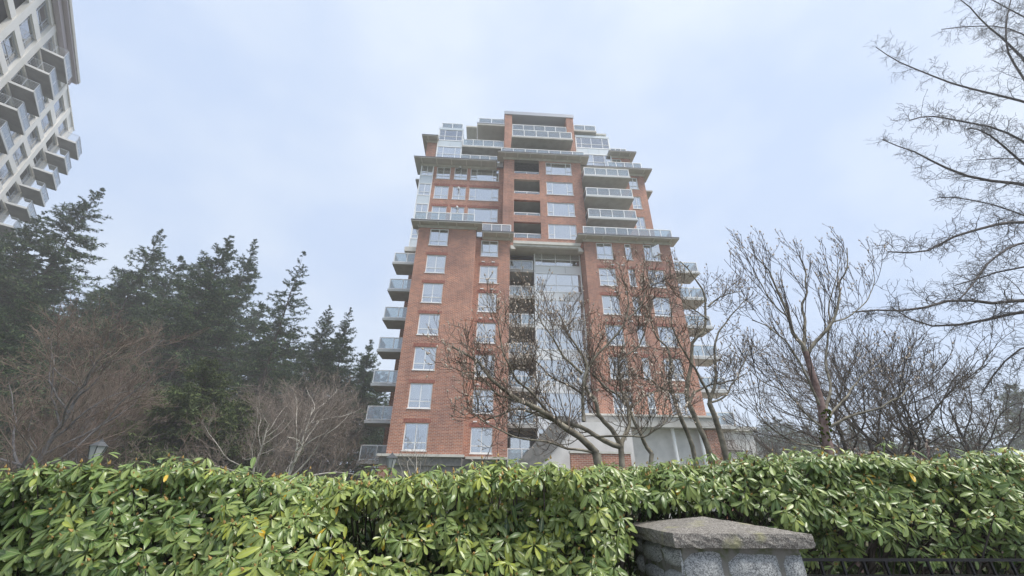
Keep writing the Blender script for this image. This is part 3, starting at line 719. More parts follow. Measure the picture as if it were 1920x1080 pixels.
# ------------------------------------------------------------------ beige concrete tower, upper left (local x = outwards, local y = along the facade)
ANG = R(37.7)
c_, s_ = math.cos(ANG), math.sin(ANG)
LB = (-30.0, 56.0, 0.0)
LT = bpy.data.objects.new('concrete_tower', None); col.objects.link(LT)
LT.location = (c_*LB[0]-s_*LB[1], s_*LB[0]+c_*LB[1], 0); LT.rotation_euler = (0, 0, ANG); ORG[LT.name] = Vector(LB)
props(LT, 'beige concrete apartment tower with grey balconies cropped at the upper left', 'building')
FX = -22.0
pil = [32.9, 37.75, 42.6, 47.45, 52.3, 57.2, 62.1, 66.7, 70.9]
floors = [Z(42.4-H*k) for k in range(0, 15)]
ops_l = []
for i in range(len(pil)-1):
    for k, fz in enumerate(floors):
        ops_l.append((pil[i]+.5, pil[i+1]-.5, fz+.45, fz+2.55))
b = MB()
# vertical piers proud, spandrels between
for y in pil: MB().box(FX-.3, FX+.10, y-.5, y+.5, 0, Z(45.9)).build('pier', M['concrete'], LT, (FX, y, 0))
b = MB()
for i in range(len(pil)-1):
    for fz in floors + [Z(45.25)]:
        MB().box(FX-.25, FX, pil[i]+.5, pil[i+1]-.5, fz-.32, fz+.44 if fz < Z(45) else fz+.65).build('spandrel', M['concrete'], LT, (FX, pil[i], fz))
    MB().box(FX-.25, FX, pil[i]+.5, pil[i+1]-.5, 0, floors[-1]-.32).build('base_wall', M['concrete'], LT, (FX, pil[i], 0))
MB().box(FX-16, FX-.55, 32.5, 71.3, 0, Z(45.8)).build('core', M['dark'], LT)
MB().box(FX-16, FX-.31, 71.3, 71.4, 0, Z(45.9)).build('end_wall', M['concrete'], LT)
MB().box(FX-16, FX+.15, 32.4, 71.45, Z(45.9), Z(46.05)).build('parapet', M['concrete'], LT)
# roof overhang over the near part
MB().box(FX-16, FX+.95, 32, 61.3, Z(46.06), Z(46.3)).build('eave', M['pinkpanel'], LT)
MB().box(FX+.55, FX+1.05, 32, 61.35, Z(46.3), Z(46.75)).build('fascia', M['slab'], LT)
MB().box(FX+.11, FX+.55, 32, 61.1, Z(45.4), Z(46.0)).build('soffit_box', M['pinkpanel'], LT)
for i in range(3, len(pil)-1):
    for k, fz in enumerate(floors[:9]):
        w = pil[i+1]-pil[i]-1.0
        window(LT, (FX-.12, pil[i]+.5, fz+.45), w, 2.07, 'three' if (i+k) % 2 else 'wide', rz=R(90), frame='steel', blind=random.choice([-1, .9, 1, 1]), fw=.09, sill=False)
# juliet rails (steel) in the middle bays
for i, k in ((4, 0), (5, 1), (5, 2), (5, 3), (6, 2), (6, 3), (6, 4)):
    b = MB(); y0, y1 = pil[i]+.55, pil[i]+1.9; fz = floors[k]
    for j in range(5): b.box(FX+.02, FX+.05, y0, y1, fz+.55+.16*j, fz+.575+.16*j)
    b.box(FX+.015, FX+.055, y1, y1+.05, fz+.44, fz+1.22); b.box(FX+.015, FX+.055, y0-.05, y0, fz+.44, fz+1.22)
    b.build('window_rail', M['steel'], LT, (FX, y0, fz))
def l_balcony(y0, y1, fz, fence=True):
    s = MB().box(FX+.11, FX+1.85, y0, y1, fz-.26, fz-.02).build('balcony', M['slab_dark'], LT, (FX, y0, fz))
    MB().box(FX+.11, FX+1.9, y0-.03, y0-.003, fz-.24, fz+.02).box(FX+1.853, FX+1.9, y0-.03, y1+.03, fz-.235, fz+.015).build('edge_trim', M['slabedge'], s, (FX, y0, fz))
    b = MB()
    for zz in (.25, .42, .59, .76, .93): b.box(FX+.12, FX+1.8, y0+.04, y0+.06, fz+zz, fz+zz+.02)
    for zz in (.25, .93): b.box(FX+1.77, FX+1.8, y0+.06, y1-.05, fz+zz, fz+zz+.025)
    b.box(FX+.12, FX+1.83, y0+.02, y0+.07, fz+1.07, fz+1.11); b.box(FX+1.76, FX+1.82, y0+.07, y1-.02, fz+1.07, fz+1.11)
    for yy in (y0+.06, (y0+y1)/2, y1-.1): b.box(FX+1.76, FX+1.81, yy, yy+.05, fz-.02, fz+1.07)
    b.box(FX+.9, FX+.94, y0+.02, y0+.06, fz-.02, fz+1.07)
    r = b.build('railing', M['steel'], s, (FX, y0, fz))
    MB().box(FX+1.785, FX+1.797, y0+.12, (y0+y1)/2-.03, fz+.1, fz+1.02).build('glass_panel', M['balglass'], s, (FX, y0, fz))
    MB().box(FX+1.785, FX+1.797, (y0+y1)/2+.08, y1-.12, fz+.1, fz+1.02).build('glass_panel', M['balglass'], s, (FX, y0, fz))
for k in range(8):
    l_balcony(68.5, 72.6, floors[k])
    l_balcony(52.75, 56.75, floors[k])

# ------------------------------------------------------------------ branching trees (batches of polylines turned into tapered tubes)
def norm(a): return a/np.maximum(np.linalg.norm(a, axis=-1, keepdims=True), 1e-9)
def tubes(P, Rd, k):
    """P (N,n,3) polylines, Rd (N,n) radii -> verts, quads"""
    N, n, _ = P.shape
    T_ = np.empty_like(P); T_[:, 1:-1] = P[:, 2:]-P[:, :-2]; T_[:, 0] = P[:, 1]-P[:, 0]; T_[:, -1] = P[:, -1]-P[:, -2]
    T_ = norm(T_)
    ref = np.where(np.abs(T_[:, :1, 2:3]) > .9, np.array([1., 0, 0]), np.array([0, 0, 1.]))
    A = norm(np.cross(T_, np.broadcast_to(ref, T_.shape))); B = np.cross(T_, A)
    th = np.arange(k)*2*np.pi/k
    V = P[:, :, None]+Rd[:, :, None, None]*(A[:, :, None]*np.cos(th)[None, None, :, None]+B[:, :, None]*np.sin(th)[None, None, :, None])
    idx = np.arange(N*n*k).reshape(N, n, k)
    a = idx[:, :-1]; b = idx[:, 1:]; a2 = np.roll(a, -1, 2); b2 = np.roll(b, -1, 2)
    return V.reshape(-1, 3), np.stack([a, a2, b2, b], -1).reshape(-1, 4)
def join(parts):
    Vs = []; Fs = []; o = 0
    for V, Fc in parts: Vs.append(V); Fs.append(Fc+o); o += len(V)
    return np.concatenate(Vs), np.concatenate(Fs)
def spawn(par, rad, m, ang, ln, ratio, up=0.2, npts=5, wob=.12, tmin=.2, tip=.004, flat=None, g=None):
    g = g or rng
    N, n, _ = par.shape
    i = np.repeat(np.arange(N), m); K = len(i)
    t = tmin+(1-tmin)*((np.tile(np.arange(m), N)+g.random(K))/m)
    ft = np.minimum(t*(n-1), n-1-1e-6); j = ft.astype(int); f = (ft-j)[:, None]
    p0 = par[i, j]*(1-f)+par[i, j+1]*f; tg = norm(par[i, j+1]-par[i, j]); r0 = rad[i, j]*(1-f[:, 0])+rad[i, j+1]*f[:, 0]
    rv = norm(g.normal(size=(K, 3)))
    if flat is not None: rv = norm(rv*np.array([1, 1, flat]))
    pp = norm(rv-tg*np.sum(rv*tg, -1, keepdims=True))
    a = np.radians(ang[0]+(ang[1]-ang[0])*g.random(K))[:, None]
    d = norm(np.cos(a)*tg+np.sin(a)*pp+np.array([0, 0, up]))
    Ls = (ln[0]+(ln[1]-ln[0])*g.random(K))*(1.15-.6*t)
    P = np.empty((K, npts, 3)); P[:, 0] = p0; st = (Ls/(npts-1))[:, None]
    for s in range(1, npts):
        d = norm(d+g.normal(size=(K, 3))*wob+np.array([0, 0, up*.35])); P[:, s] = P[:, s-1]+d*st
    rr = np.clip(r0*ratio, tip, None)
    Rd = rr[:, None]*(1-np.linspace(0, 1, npts)[None]**1.2)+tip*np.linspace(0, 1, npts)[None]
    return P, Rd
def resample(pts, n):
    p = np.array([list(q) for q in pts], float)
    # Catmull-Rom style smoothing through the points
    d = np.r_[0, np.cumsum(np.linalg.norm(np.diff(p, axis=0), axis=1))]
    t = np.linspace(0, d[-1], n)
    q = np.stack([np.interp(t, d, p[:, k]) for k in range(3)], 1)
    for _ in range(2): q[1:-1] = .25*q[:-2]+.5*q[1:-1]+.25*q[2:]
    return q
def buds(P, size, g=None, every=1):
    """pointed buds on the tips of the last twigs"""
    g = g or rng
    tip = P[::every, -1]; d = norm(P[::every, -1]-P[::every, -2]); N = len(tip)
    sz = size*(.6+.7*g.random(N))[:, None]
    ref = norm(g.normal(size=(N, 3))); A = norm(np.cross(d, ref)); B = np.cross(d, A)
    w = .30
    V = np.stack([tip, tip+d*sz*.38+A*sz*w, tip+d*sz*.38+B*sz*w, tip+d*sz*.38-A*sz*w, tip+d*sz*.38-B*sz*w, tip+d*sz*1.15], 1)
    f = np.array([[0, 2, 1], [0, 3, 2], [0, 4, 3], [0, 1, 4], [5, 1, 2], [5, 2, 3], [5, 3, 4], [5, 4, 1]])
    F_ = (np.arange(N)[:, None, None]*6+f[None]).reshape(-1, 3)
    return V.reshape(-1, 3), F_
def limb_tree(name, label, group, base, trunk, limbs, mats, levels, bud=None, tw_k=3, trunk_k=12, amp_=.03):
    """trunk / limbs: lists of (points, r0, r1) in world space; levels: spawn settings applied to the limbs"""
    t = thing(name, base, label, 'tree', group)
    org = np.array(list(base))
    parts = []
    for pts, r0, r1 in trunk:
        n = 16; q = resample(pts, n); q += rng.normal(size=q.shape)*r0*.05
        lin = np.linspace(0, 1, n); parts.append(tubes(q[None], (r0+(r1-r0)*lin)[None]*(1+.03*rng.normal(size=(1, n))), trunk_k))
    V, Fc = join(parts)
    link('trunk', np_mesh('trunk', V-org, Fc, M[mats[0]]), t, base)
    parts = []; lp = []; lr = []
    for pts, r0, r1 in limbs:
        n = 18; q = resample(pts, n); amp = min(amp_, r0*.9)
        q[1:-1] += rng.normal(size=(n-2, 3))*amp; q[1:-1] = .25*q[:-2]+.5*q[1:-1]+.25*q[2:]
        lp.append(q); lr.append(r0+(r1-r0)*np.linspace(0, 1, n)**.8)
    LP, LR = np.stack(lp), np.stack(lr)
    V, Fc = tubes(LP, LR, 8)
    link('limbs', np_mesh('limbs', V-org, Fc, M[mats[1]]), t, base)
    cur = (LP, LR); tw = []; last = None
    for lv in levels:
        cur = spawn(*cur, **lv); tw.append(tubes(*cur, 5 if len(cur[0]) < 400 else tw_k)); last = cur
    V, Fc = join(tw)
    link('twigs', np_mesh('twigs', V-org, Fc, M[mats[2]]), t, base, kind='stuff')
    if bud:
        keepb = rng.random(len(last[0])) < .5+.4*(np.sin(last[0][:, 0, 0]*5+last[0][:, 0, 2]*4) > .1)
        srcs = [buds(last[0][keepb], bud)]
        if len(tw) > 1: pass
        V, Fc = join(srcs)
        link('buds', np_mesh('buds', V-org, Fc, M['bud'], smooth=False), t, base, kind='stuff')
    return t

def PX(pts):                                 # [(x, y, Y)...] seen pixels with their own distance
    return [at(*p) for p in pts]
# --- magnolia in the middle: low forked trunk, wide crooked limbs
base = at(1145, 880, 5.0); base = Vector((base.x, base.y, 0))
fork = at(1118, 850, 5.0); fork2 = at(1165, 838, 5.1)
limb_tree('magnolia_tree', 'bare budding magnolia with low crooked limbs spread before the brick tower', None, base,
    [([base, base.lerp(fork, .5), fork], .075, .052), ([base+Vector((.02, .03, 0)), fork2], .06, .034), ([base+Vector((.1, .2, 0)), at(1222, 850, 5.3)], .045, .028)],
    [(PX([(1118,850,5.0),(1085,820,4.95),(1050,795,4.9),(1010,770,4.8),(985,755,4.75),(955,750,4.7),(920,700,4.6),(880,672,4.6),(848,650,4.6)]), 0.048, .012),
     (PX([(1165,838,5.1),(1120,818,5.1),(1080,800,5.1),(1030,780,5.2),(985,762,5.3),(950,770,5.4),(905,790,5.4)]), 0.035, .010),
     (PX([(1165,838,5.1),(1150,800,5.1),(1120,770,5.1),(1098,740,5.1),(1094,700,5.0),(1092,660,5.0),(1062,630,5.0),(1050,590,5.0)]), 0.035, .010),
     (PX([(1094,790,5.0),(1093,730,5.0),(1094,690,5.0),(1130,650,5.0),(1160,630,5.0),(1178,600,5.0),(1178,560,5.0),(1165,520,5.0)]), 0.023, .008),
     (PX([(1092,700,5.0),(1060,675,4.9),(1040,640,4.8),(1010,600,4.8),(1005,560,4.8)]), 0.019, .006),
     (PX([(1178,600,5.0),(1200,575,5.0),(1212,545,5.0),(1235,530,5.0)]), 0.014, .005),
     (PX([(1165,838,5.1),(1185,800,5.2),(1180,765,5.3),(1160,720,5.4),(1158,680,5.4),(1175,640,5.5)]), 0.030, .010),
     (PX([(1222,850,5.3),(1205,820,5.3),(1190,790,5.3),(1180,760,5.3),(1140,725,5.2),(1110,700,5.2)]), 0.028, .010),
     (PX([(1118,850,5.0),(1060,840,4.8),(1010,825,4.7),(960,830,4.6),(930,800,4.5),(880,770,4.5)]), 0.016, .006),
     (PX([(1050,795,4.9),(1000,740,4.8),(960,700,4.6),(940,660,4.5),(930,620,4.5),(940,590,4.5)]), 0.019, .007),
     (PX([(1010,770,4.8),(960,745,4.7),(930,745,4.6),(900,700,4.4),(870,700,4.4)]), 0.016, .006),
     (PX([(1180,765,5.3),(1210,740,5.5),(1240,730,5.6),(1290,740,5.7)]), 0.017, .006),
     (PX([(1120,818,5.1),(1160,815,4.9),(1210,820,4.8),(1240,800,4.7),(1265,770,4.7)]), 0.014, .006),
     (PX([(1098,740,5.1),(1060,720,5.2),(1020,700,5.3),(980,650,5.4),(975,600,5.4)]), 0.016, .006),
     (PX([(1158,680,5.4),(1200,650,5.4),(1215,610,5.4),(1205,570,5.4)]), 0.014, .006)],
    ('bark_mag', 'bark_mag', 'twig_mag'),
    [dict(m=14, ang=(30, 75), ln=(.35, .95), ratio=.27, up=.25, npts=7, wob=.20, tmin=.15, tip=.0035),
     dict(m=6, ang=(25, 65), ln=(.15, .50), ratio=.42, up=.32, npts=6, wob=.20, tmin=.15, tip=.0028),
     dict(m=3, ang=(20, 60), ln=(.06, .20), ratio=.6, up=.35, npts=4, wob=.16, tmin=.25, tip=.0024)], bud=.037)
# --- tree over the right edge of the tower
base = at(1335, 880, 6.2); base = Vector((base.x, base.y, 0))
limb_tree('magnolia_tree', 'bare tree with three leaning dark stems before the right edge of the brick tower', None, base,
    [([base, at(1330, 838, 6.2), at(1302, 780, 6.2), at(1290, 755, 6.2)], .052, .038), ([base+Vector((.25, 0, 0)), at(1358, 838, 6.3), at(1345, 790, 6.3), at(1330, 755, 6.3)], .060, .040),
     ([base+Vector((-.35, 0, 0)), at(1300, 830, 6.1), at(1275, 785, 6.0), at(1262, 740, 6.0)], .045, .028)],
    [(PX([(1290,755,6.2),(1285,700,6.2),(1300,650,6.2),(1322,610,6.2),(1328,560,6.2),(1315,530,6.2),(1290,505,6.2),(1275,490,6.2)]), 0.041, .010),
     (PX([(1328,575,6.2),(1345,560,6.2),(1370,550,6.2),(1395,545,6.1)]), 0.019, .006),
     (PX([(1330,755,6.3),(1345,700,6.4),(1335,650,6.4),(1360,600,6.5),(1400,560,6.5)]), 0.030, .008),
     (PX([(1262,740,6.0),(1250,700,5.9),(1265,665,5.8),(1240,640,5.8),(1215,600,5.8),(1222,560,5.8)]), 0.026, .008),
     (PX([(1290,755,6.2),(1310,730,6.4),(1340,720,6.5),(1375,715,6.6),(1400,700,6.6)]), 0.022, .008),
     (PX([(1262,740,6.0),(1225,715,5.9),(1180,700,5.8),(1150,705,5.8)]), 0.019, .007),
     (PX([(1330,755,6.3),(1310,700,6.2),(1270,640,6.1),(1255,600,6.0),(1262,560,6.0)]), 0.026, .008),
     (PX([(1330,755,6.3),(1360,745,6.5),(1385,700,6.6),(1410,650,6.7)]), 0.019, .007),
     (PX([(1328,600,6.2),(1300,580,6.2),(1275,560,6.2),(1258,540,6.1)]), 0.015, .006)],
    ('bark_mag', 'bark_mag', 'twig_mag'),
    [dict(m=10, ang=(30, 75), ln=(.35, .85), ratio=.28, up=.2, npts=7, wob=.22, tmin=.1, tip=.004),
     dict(m=5, ang=(25, 65), ln=(.18, .5), ratio=.42, up=.25, npts=6, wob=.2, tmin=.12, tip=.0032),
     dict(m=3, ang=(20, 60), ln=(.06, .22), ratio=.75, up=.3, npts=4, wob=.16, tmin=.25, tip=.0026)], bud=.037)
# --- rosy-barked tree with mossy foot
base = at(1545, 880, 6.0); base = Vector((base.x, base.y, 0))
mt_ = limb_tree('magnolia_tree', 'bare upright tree with rosy bark and green moss at its foot right of the tower', None, base,
    [([base, at(1548, 835, 6.0), at(1546, 780, 6.0), at(1535, 735, 6.0), at(1520, 690, 6.0), at(1510, 660, 6.0)], .085, .045)],
    [(PX([(1510,660,6.0),(1498,640,6.0),(1480,600,6.0),(1462,560,6.0),(1452,530,6.0),(1440,500,6.0),(1415,480,6.0)]), 0.036, .008),
     (PX([(1510,665,6.0),(1505,620,6.1),(1508,570,6.1),(1512,530,6.1),(1508,490,6.1),(1500,470,6.1)]), 0.032, .008),
     (PX([(1512,668,6.0),(1535,635,5.9),(1560,605,5.9),(1575,570,5.8),(1585,530,5.8),(1590,490,5.8),(1588,465,5.8)]), 0.032, .008),
     (PX([(1546,775,6.0),(1520,720,5.9),(1498,680,5.9),(1475,640,5.8),(1440,610,5.8),(1410,600,5.8)]), 0.023, .007),
     (PX([(1548,770,6.0),(1556,720,6.1),(1550,660,6.2),(1555,600,6.2),(1560,540,6.2),(1575,500,6.2)]), 0.024, .008),
     (PX([(1556,800,6.0),(1600,780,5.9),(1640,770,5.8),(1690,745,5.7),(1720,720,5.7)]), 0.022, .007),
     (PX([(1556,780,6.0),(1590,740,6.1),(1620,700,6.2),(1660,680,6.3)]), 0.019, .007),
     (PX([(1540,800,6.0),(1505,770,6.1),(1470,730,6.2),(1430,720,6.2),(1405,690,6.2)]), 0.016, .006),
     (PX([(1545,840,6.0),(1490,830,5.8),(1440,800,5.8),(1415,760,5.8)]), 0.013, .006),
     (PX([(1560,605,5.9),(1600,590,5.9),(1630,560,5.9),(1640,520,5.9)]), 0.014, .006),
     (PX([(1480,600,6.0),(1450,570,5.9),(1430,540,5.9),(1410,500,5.9)]), 0.014, .006)],
    ('bark_pink', 'bark_mag', 'bark_dark'),
    [dict(m=8, ang=(18, 42), ln=(.6, 1.4), ratio=.36, up=.28, npts=8, wob=.07, tmin=.12, tip=.004),
     dict(m=4, ang=(20, 48), ln=(.25, .65), ratio=.45, up=.3, npts=6, wob=.09, tmin=.15, tip=.003),
     dict(m=3, ang=(20, 50), ln=(.06, .22), ratio=.75, up=.5, npts=4, wob=.12, tmin=.25, tip=.0026)], bud=.042)
# moss cushions on that trunk
V = []; 
b = MB()
for i in range(110):
    tt = rng.random()**1.5; c = at(1546, 768, 6.0).lerp(at(1548, 830, 6.0), tt); c_0 = at(1547, 812, 6.0).lerp(at(1545, 772, 6.0), tt); a_ = rng.random()*6.28; rr = .070
    cx, cy = c.x+math.cos(a_)*rr, c.y+math.sin(a_)*rr
    s0 = rng.uniform(.006, .022)
    b.cyl((cx, cy), s0*.4, s0, c.z-s0, c.z, 6); b.cyl((cx, cy), s0, s0*.3, c.z+.001, c.z+s0*.8, 6)
mo = b.build('moss', M['moss'], mt_, smooth=True); mo['kind'] = 'stuff'
# --- blurred crowd of fine bare trees on the right
def bare_tree(name, label, cat_group, x, y, h, seed, spread=.55, mats=('bark_grey', 'twig_brown'), lean=(0, 0), n1=9, n2=7, n3=6, n4=0, cache={}, rot=0, red=False, scale=1.0, key=None, bud=None, low=.25, wide=(25, 60)):
    key = key or seed
    base = Vector((x, y, 0))
    t = thing(name, base, label, 'tree', cat_group)
    if (key, mats) not in cache:
        g_ = np.random.default_rng(seed)
        n = 12; z = np.linspace(0, h*.62, n)
        P = np.stack([np.cumsum(g_.normal(size=n)*.05*h/8)+lean[0]*z, np.cumsum(g_.normal(size=n)*.05*h/8)+lean[1]*z, z], 1); P[0] = 0
        r0 = h*.011; Rr = r0*(1-.7*np.linspace(0, 1, n))
        tr = tubes(P[None], Rr[None], 8)
        L1 = spawn(P[None], Rr[None], n1, wide, (h*.35, h*.55), .6, up=.35 if wide[0] < 30 else .18, npts=9, wob=.20, tmin=low, tip=h*.0012, g=g_)
        L2 = spawn(*L1, n2, (25, 60), (h*.14, h*.28), .55, up=.2, npts=6, wob=.16, tmin=.2, tip=h*.0009, g=g_)
        L3 = spawn(*L2, n3, (25, 60), (h*.06, h*.13), .6, up=.15, npts=5, wob=.2, tmin=.15, tip=h*.0007, g=g_)
        tw = [tubes(*L2, 4), tubes(*L3, 3)]
        if n4:
            L4 = spawn(*L3, n4, (20, 60), (h*.03, h*.06), .8, up=.15, npts=4, wob=.2, tmin=.15, tip=h*.0006, g=g_); tw.append(tubes(*L4, 3))
        V, Fc = join([tr, tubes(*L1, 6)]); a_ = np_mesh('trunk', V, Fc, M[mats[0]])
        V, Fc = join(tw); b_ = np_mesh('twigs', V, Fc, M[mats[1]])
        cache[(key, mats)] = (a_, b_)
    a_, b_ = cache[(key, mats)]
    link('trunk', a_, t, base)
    o = link('crown', b_, t, base)
    o['kind'] = 'stuff'
    t.rotation_euler = (0, 0, rot); t.scale = (scale, scale, scale)
    return t
def ground_at(x, Y):
    p = at(x, 929, Y); return p.x, p.y
for (px_, Y, h, sd, lean, lab) in ((1760, 10.5, 6.6, 31, (-.10, .0), 'fine twigged bare tree behind the rosy trunk, beneath the overhanging limbs'),
                                (1690, 13.0, 8.4, 32, (-.05, .1), 'taller thin bare tree directly right of the rosy barked tree'),
                                (1850, 12.0, 6.6, 33, (.0, 0), 'low spreading bare tree nearest the right edge above the hedge'),
                                (1420, 12.5, 4.2, 34, (.02, 0), 'small dark bare tree between the low annexe and the rosy trunk'),
                                (1620, 12.0, 7.2, 35, (-.02, 0), 'bare tree with dense dark twigs close behind the rosy tree')):
    x_, y_ = ground_at(px_, Y)
    bare_tree('bare_tree', lab, None, x_, y_, h, sd, mats=('bark_dark', 'twig_mag'), lean=lean, n1=13, n2=8, n3=6, n4=2, low=.2, wide=(35, 80))
# low budding shrub under it (pale buds)
x_, y_ = ground_at(1720, 6.2)
sh = thing('budding_shrub', (x_, y_, 0), 'low twiggy shrub crowded with pale buds just above the right hedge', 'shrub')
g_ = np.random.default_rng(5); P0 = np.zeros((16, 5, 3)); 
for i in range(16):
    a_ = g_.random()*6.28; P0[i] = np.linspace([g_.normal()*.25, g_.normal()*.15, 0], [math.cos(a_)*.9+g_.normal()*.3, math.sin(a_)*.5, 1.72+g_.random()*.35], 5)
R0 = np.tile(np.linspace(.018, .006, 5), (16, 1))
L1 = spawn(P0, R0, 9, (25, 70), (.25, .6), .6, up=.2, npts=5, wob=.2, tmin=.5, tip=.003, g=g_); L2 = spawn(*L1, 6, (25, 70), (.08, .25), .7, up=.2, npts=4, wob=.2, tmin=.2, tip=.003, g=g_)
V, Fc = join([tubes(P0, R0, 5), tubes(*L1, 3), tubes(*L2, 3)]); link('branches', np_mesh('branches', V, Fc, M['bark_pink']), sh, (x_, y_, 0), kind='stuff')
V, Fc = buds(L2[0], .045, g_); link('buds', np_mesh('buds', V, Fc, M['bud'], smooth=False), sh, (x_, y_, 0), kind='stuff')

# --- overhanging tree at the right edge: its trunk stands outside the picture
Yb = 9.0
bx, by = 21.0, 10.0
base = Vector((bx, by, 0))
def tp(z): return Vector((bx+.10*z, by+.013*z, z))
def edge(x, y, Y=8.6): return at(x, y, Y)
LD = [(13.2, [(1985,190),(1920,115),(1880,75),(1835,30),(1795,-5)], .05), (11.4, [(2000,205),(1920,190),(1850,180),(1780,155),(1720,130),(1670,102),(1642,88)], .036),
      (10.3, [(2000,420),(1920,310),(1890,272),(1850,248),(1815,240)], .040), (9.2, [(2000,360),(1920,346),(1860,337),(1790,320),(1730,300),(1690,275),(1655,262)], .050),
      (7.6, [(2000,405),(1920,416),(1850,425),(1780,455),(1720,480),(1665,472)], .040), (6.0, [(2000,480),(1920,498),(1870,505),(1830,515),(1790,535)], .038),
      (5.0, [(2010,565),(1920,560),(1840,558),(1770,572),(1700,580),(1650,592),(1600,585)], .044), (4.4, [(2010,580),(1920,576),(1850,595),(1790,612),(1757,628),(1735,612),(1700,598),(1670,575)], .056),
      (12.4, [(1990,250),(1930,170),(1900,120),(1880,70),(1890,20),(1900,-20)], .030), (8.3, [(1990,420),(1930,400),(1895,395),(1860,380),(1800,360),(1760,370)], .022),
      (14.2, [(1980,60),(1920,20),(1880,10),(1840,-10)], .04), (9.8, [(1985,300),(1930,290),(1900,300),(1870,295),(1830,300)], .018),
      (10.8, [(1990,330),(1930,262),(1880,240),(1810,222),(1750,212),(1705,226)], .028), (13.6, [(1990,120),(1930,60),(1890,40),(1850,50),(1800,40),(1765,55)], .026), (6.8, [(1990,455),(1930,450),(1880,462),(1840,500),(1800,560)], .026),
      (4.9, [(1980,640),(1930,620),(1900,640),(1870,700),(1840,740)], .02)]
limbs = []
for z, pts, r in LD:
    n = len(pts)
    limbs.append(([tp(z*.8), (tp(z*.9)+edge(*pts[0]))/2] + [edge(x, y, 8.6+.25*i*(1 if len(limbs) % 2 else -.8)) for i, (x, y) in enumerate(pts)], r*2.3, .016))
limb_tree('overhanging_tree', 'big bare tree reaching in over the right edge with long drooping limbs', None, base,
    [([base, tp(5), tp(10), tp(15)], .32, .10)], limbs, ('bark_grey', 'bark_dark', 'bark_grey'),
    [dict(m=25, ang=(20, 65), ln=(.4, 1.4), ratio=.30, up=-.04, npts=9, wob=.27, tmin=.5, tip=.005),
     dict(m=6, ang=(25, 70), ln=(.2, .7), ratio=.5, up=-.02, npts=7, wob=.30, tmin=.1, tip=.0042),
     dict(m=4, ang=(25, 70), ln=(.10, .32), ratio=.6, up=.0, npts=6, wob=.38, tmin=.15, tip=.0032)], amp_=.085)

# ------------------------------------------------------------------ conifers
def blades(P, n, L_, W_, g, droop=.3, spread=1.0, scale=None):
    """flat needle sprays scattered along twigs P (N,k,3)"""
    N, k, _ = P.shape; i = np.repeat(np.arange(N), n); K = len(i)
    t = g.random(K)*(k-1); j = np.minimum(t.astype(int), k-2); f = (t-j)[:, None]
    p = P[i, j]*(1-f)+P[i, j+1]*f; tg = norm(P[i, j+1]-P[i, j])
    d = norm(tg*.6+g.normal(size=(K, 3))*spread*np.array([1, 1, .65])-np.array([0, 0, droop]))
    s = norm(np.cross(d, norm(g.normal(size=(K, 3))*np.array([.5, .5, 1])+np.array([0, 0, .8]))))
    sc_ = np.ones(K) if scale is None else scale[i]
    l = (L_*sc_*(.5+.9*g.random(K)))[:, None]; w = (W_*sc_**.5*(.6+.8*g.random(K)))[:, None]
    V = np.stack([p-d*l*.1, p+d*l*.45+s*w, p+d*l, p+d*l*.45-s*w], 1)
    F_ = np.arange(K*4).reshape(K, 4)
    return V.reshape(-1, 3), F_, np.repeat(np.clip(g.normal(.45, .25, K), 0, 1), 4)
CON = {}
def conifer_mesh(key, h, seed, spread, dens, gap=0, mat='needle', first=.12, droop=.25):
    if key in CON: return CON[key]
    g = np.random.default_rng(seed)
    n = 16; z = np.linspace(0, h, n); P = np.stack([np.cumsum(g.normal(size=n)*.05), np.cumsum(g.normal(size=n)*.05), z], 1); P[0] = 0
    Rr = h*.010*(1-.985*np.linspace(0, 1, n)**.8)
    nb = int(dens*h*10)
    t = first+(1-first)*np.sort(g.random(nb))**.85
    if gap: t = t[g.random(nb) > gap*np.abs(np.sin(t*23+seed))]
    nb = len(t)
    zz = t*h; base = np.stack([np.interp(zz, z, P[:, k]) for k in range(3)], 1)
    az = g.random(nb)*6.283; prof = np.minimum((1-t)*1.45+.01, 1)**.9*np.minimum(.6+t*1.2, 1)
    ln = spread*h*prof*(.6+.6*g.random(nb))+.16
    el = np.where(t > .8, .55, np.where(t > .5, .12, -.12))+g.normal(size=nb)*.12
    d = np.stack([np.cos(az)*np.cos(el), np.sin(az)*np.cos(el), np.sin(el)], 1)
    B = np.empty((nb, 6, 3)); B[:, 0] = base
    for s in range(1, 6):
        d = norm(d+np.array([0, 0, -droop*.22 if s < 4 else .12])+g.normal(size=(nb, 3))*.05); B[:, s] = B[:, s-1]+d*(ln/5)[:, None]
    RB = np.linspace(1, .15, 6)[None]*(ln*.014+.012)[:, None]
    S = spawn(B, RB, 7, (35, 70), (.16, .30), .4, up=-.03, npts=3, wob=.1, tmin=.15, tip=.01, flat=.25, g=g)
    # side shoots scale with the branch that carries them
    sc_ = np.repeat(np.maximum(ln, .8), 7)[:, None, None]; S = (S[0][:, :1]+(S[0]-S[0][:, :1])*sc_, S[1])
    fs = np.clip(ln/2.6, .28, 1.0)
    b1 = blades(S[0], 20, .36, .036, g, droop, scale=np.repeat(fs, 7)); b2 = blades(B, 22, .34, .036, g, droop, scale=fs)
    V, Fc = join([tubes(P[None], Rr[None], 8), tubes(B, RB, 3)]); me1 = np_mesh('trunk', V, Fc, M['bark_dark'])
    V, Fc = join([(b1[0], b1[1]), (b2[0], b2[1])]); me2 = np_mesh('crown', V, Fc, M[mat], smooth=False, attrs={'tint': np.concatenate([b1[2], b2[2]])})
    CON[key] = (me1, me2); return CON[key]
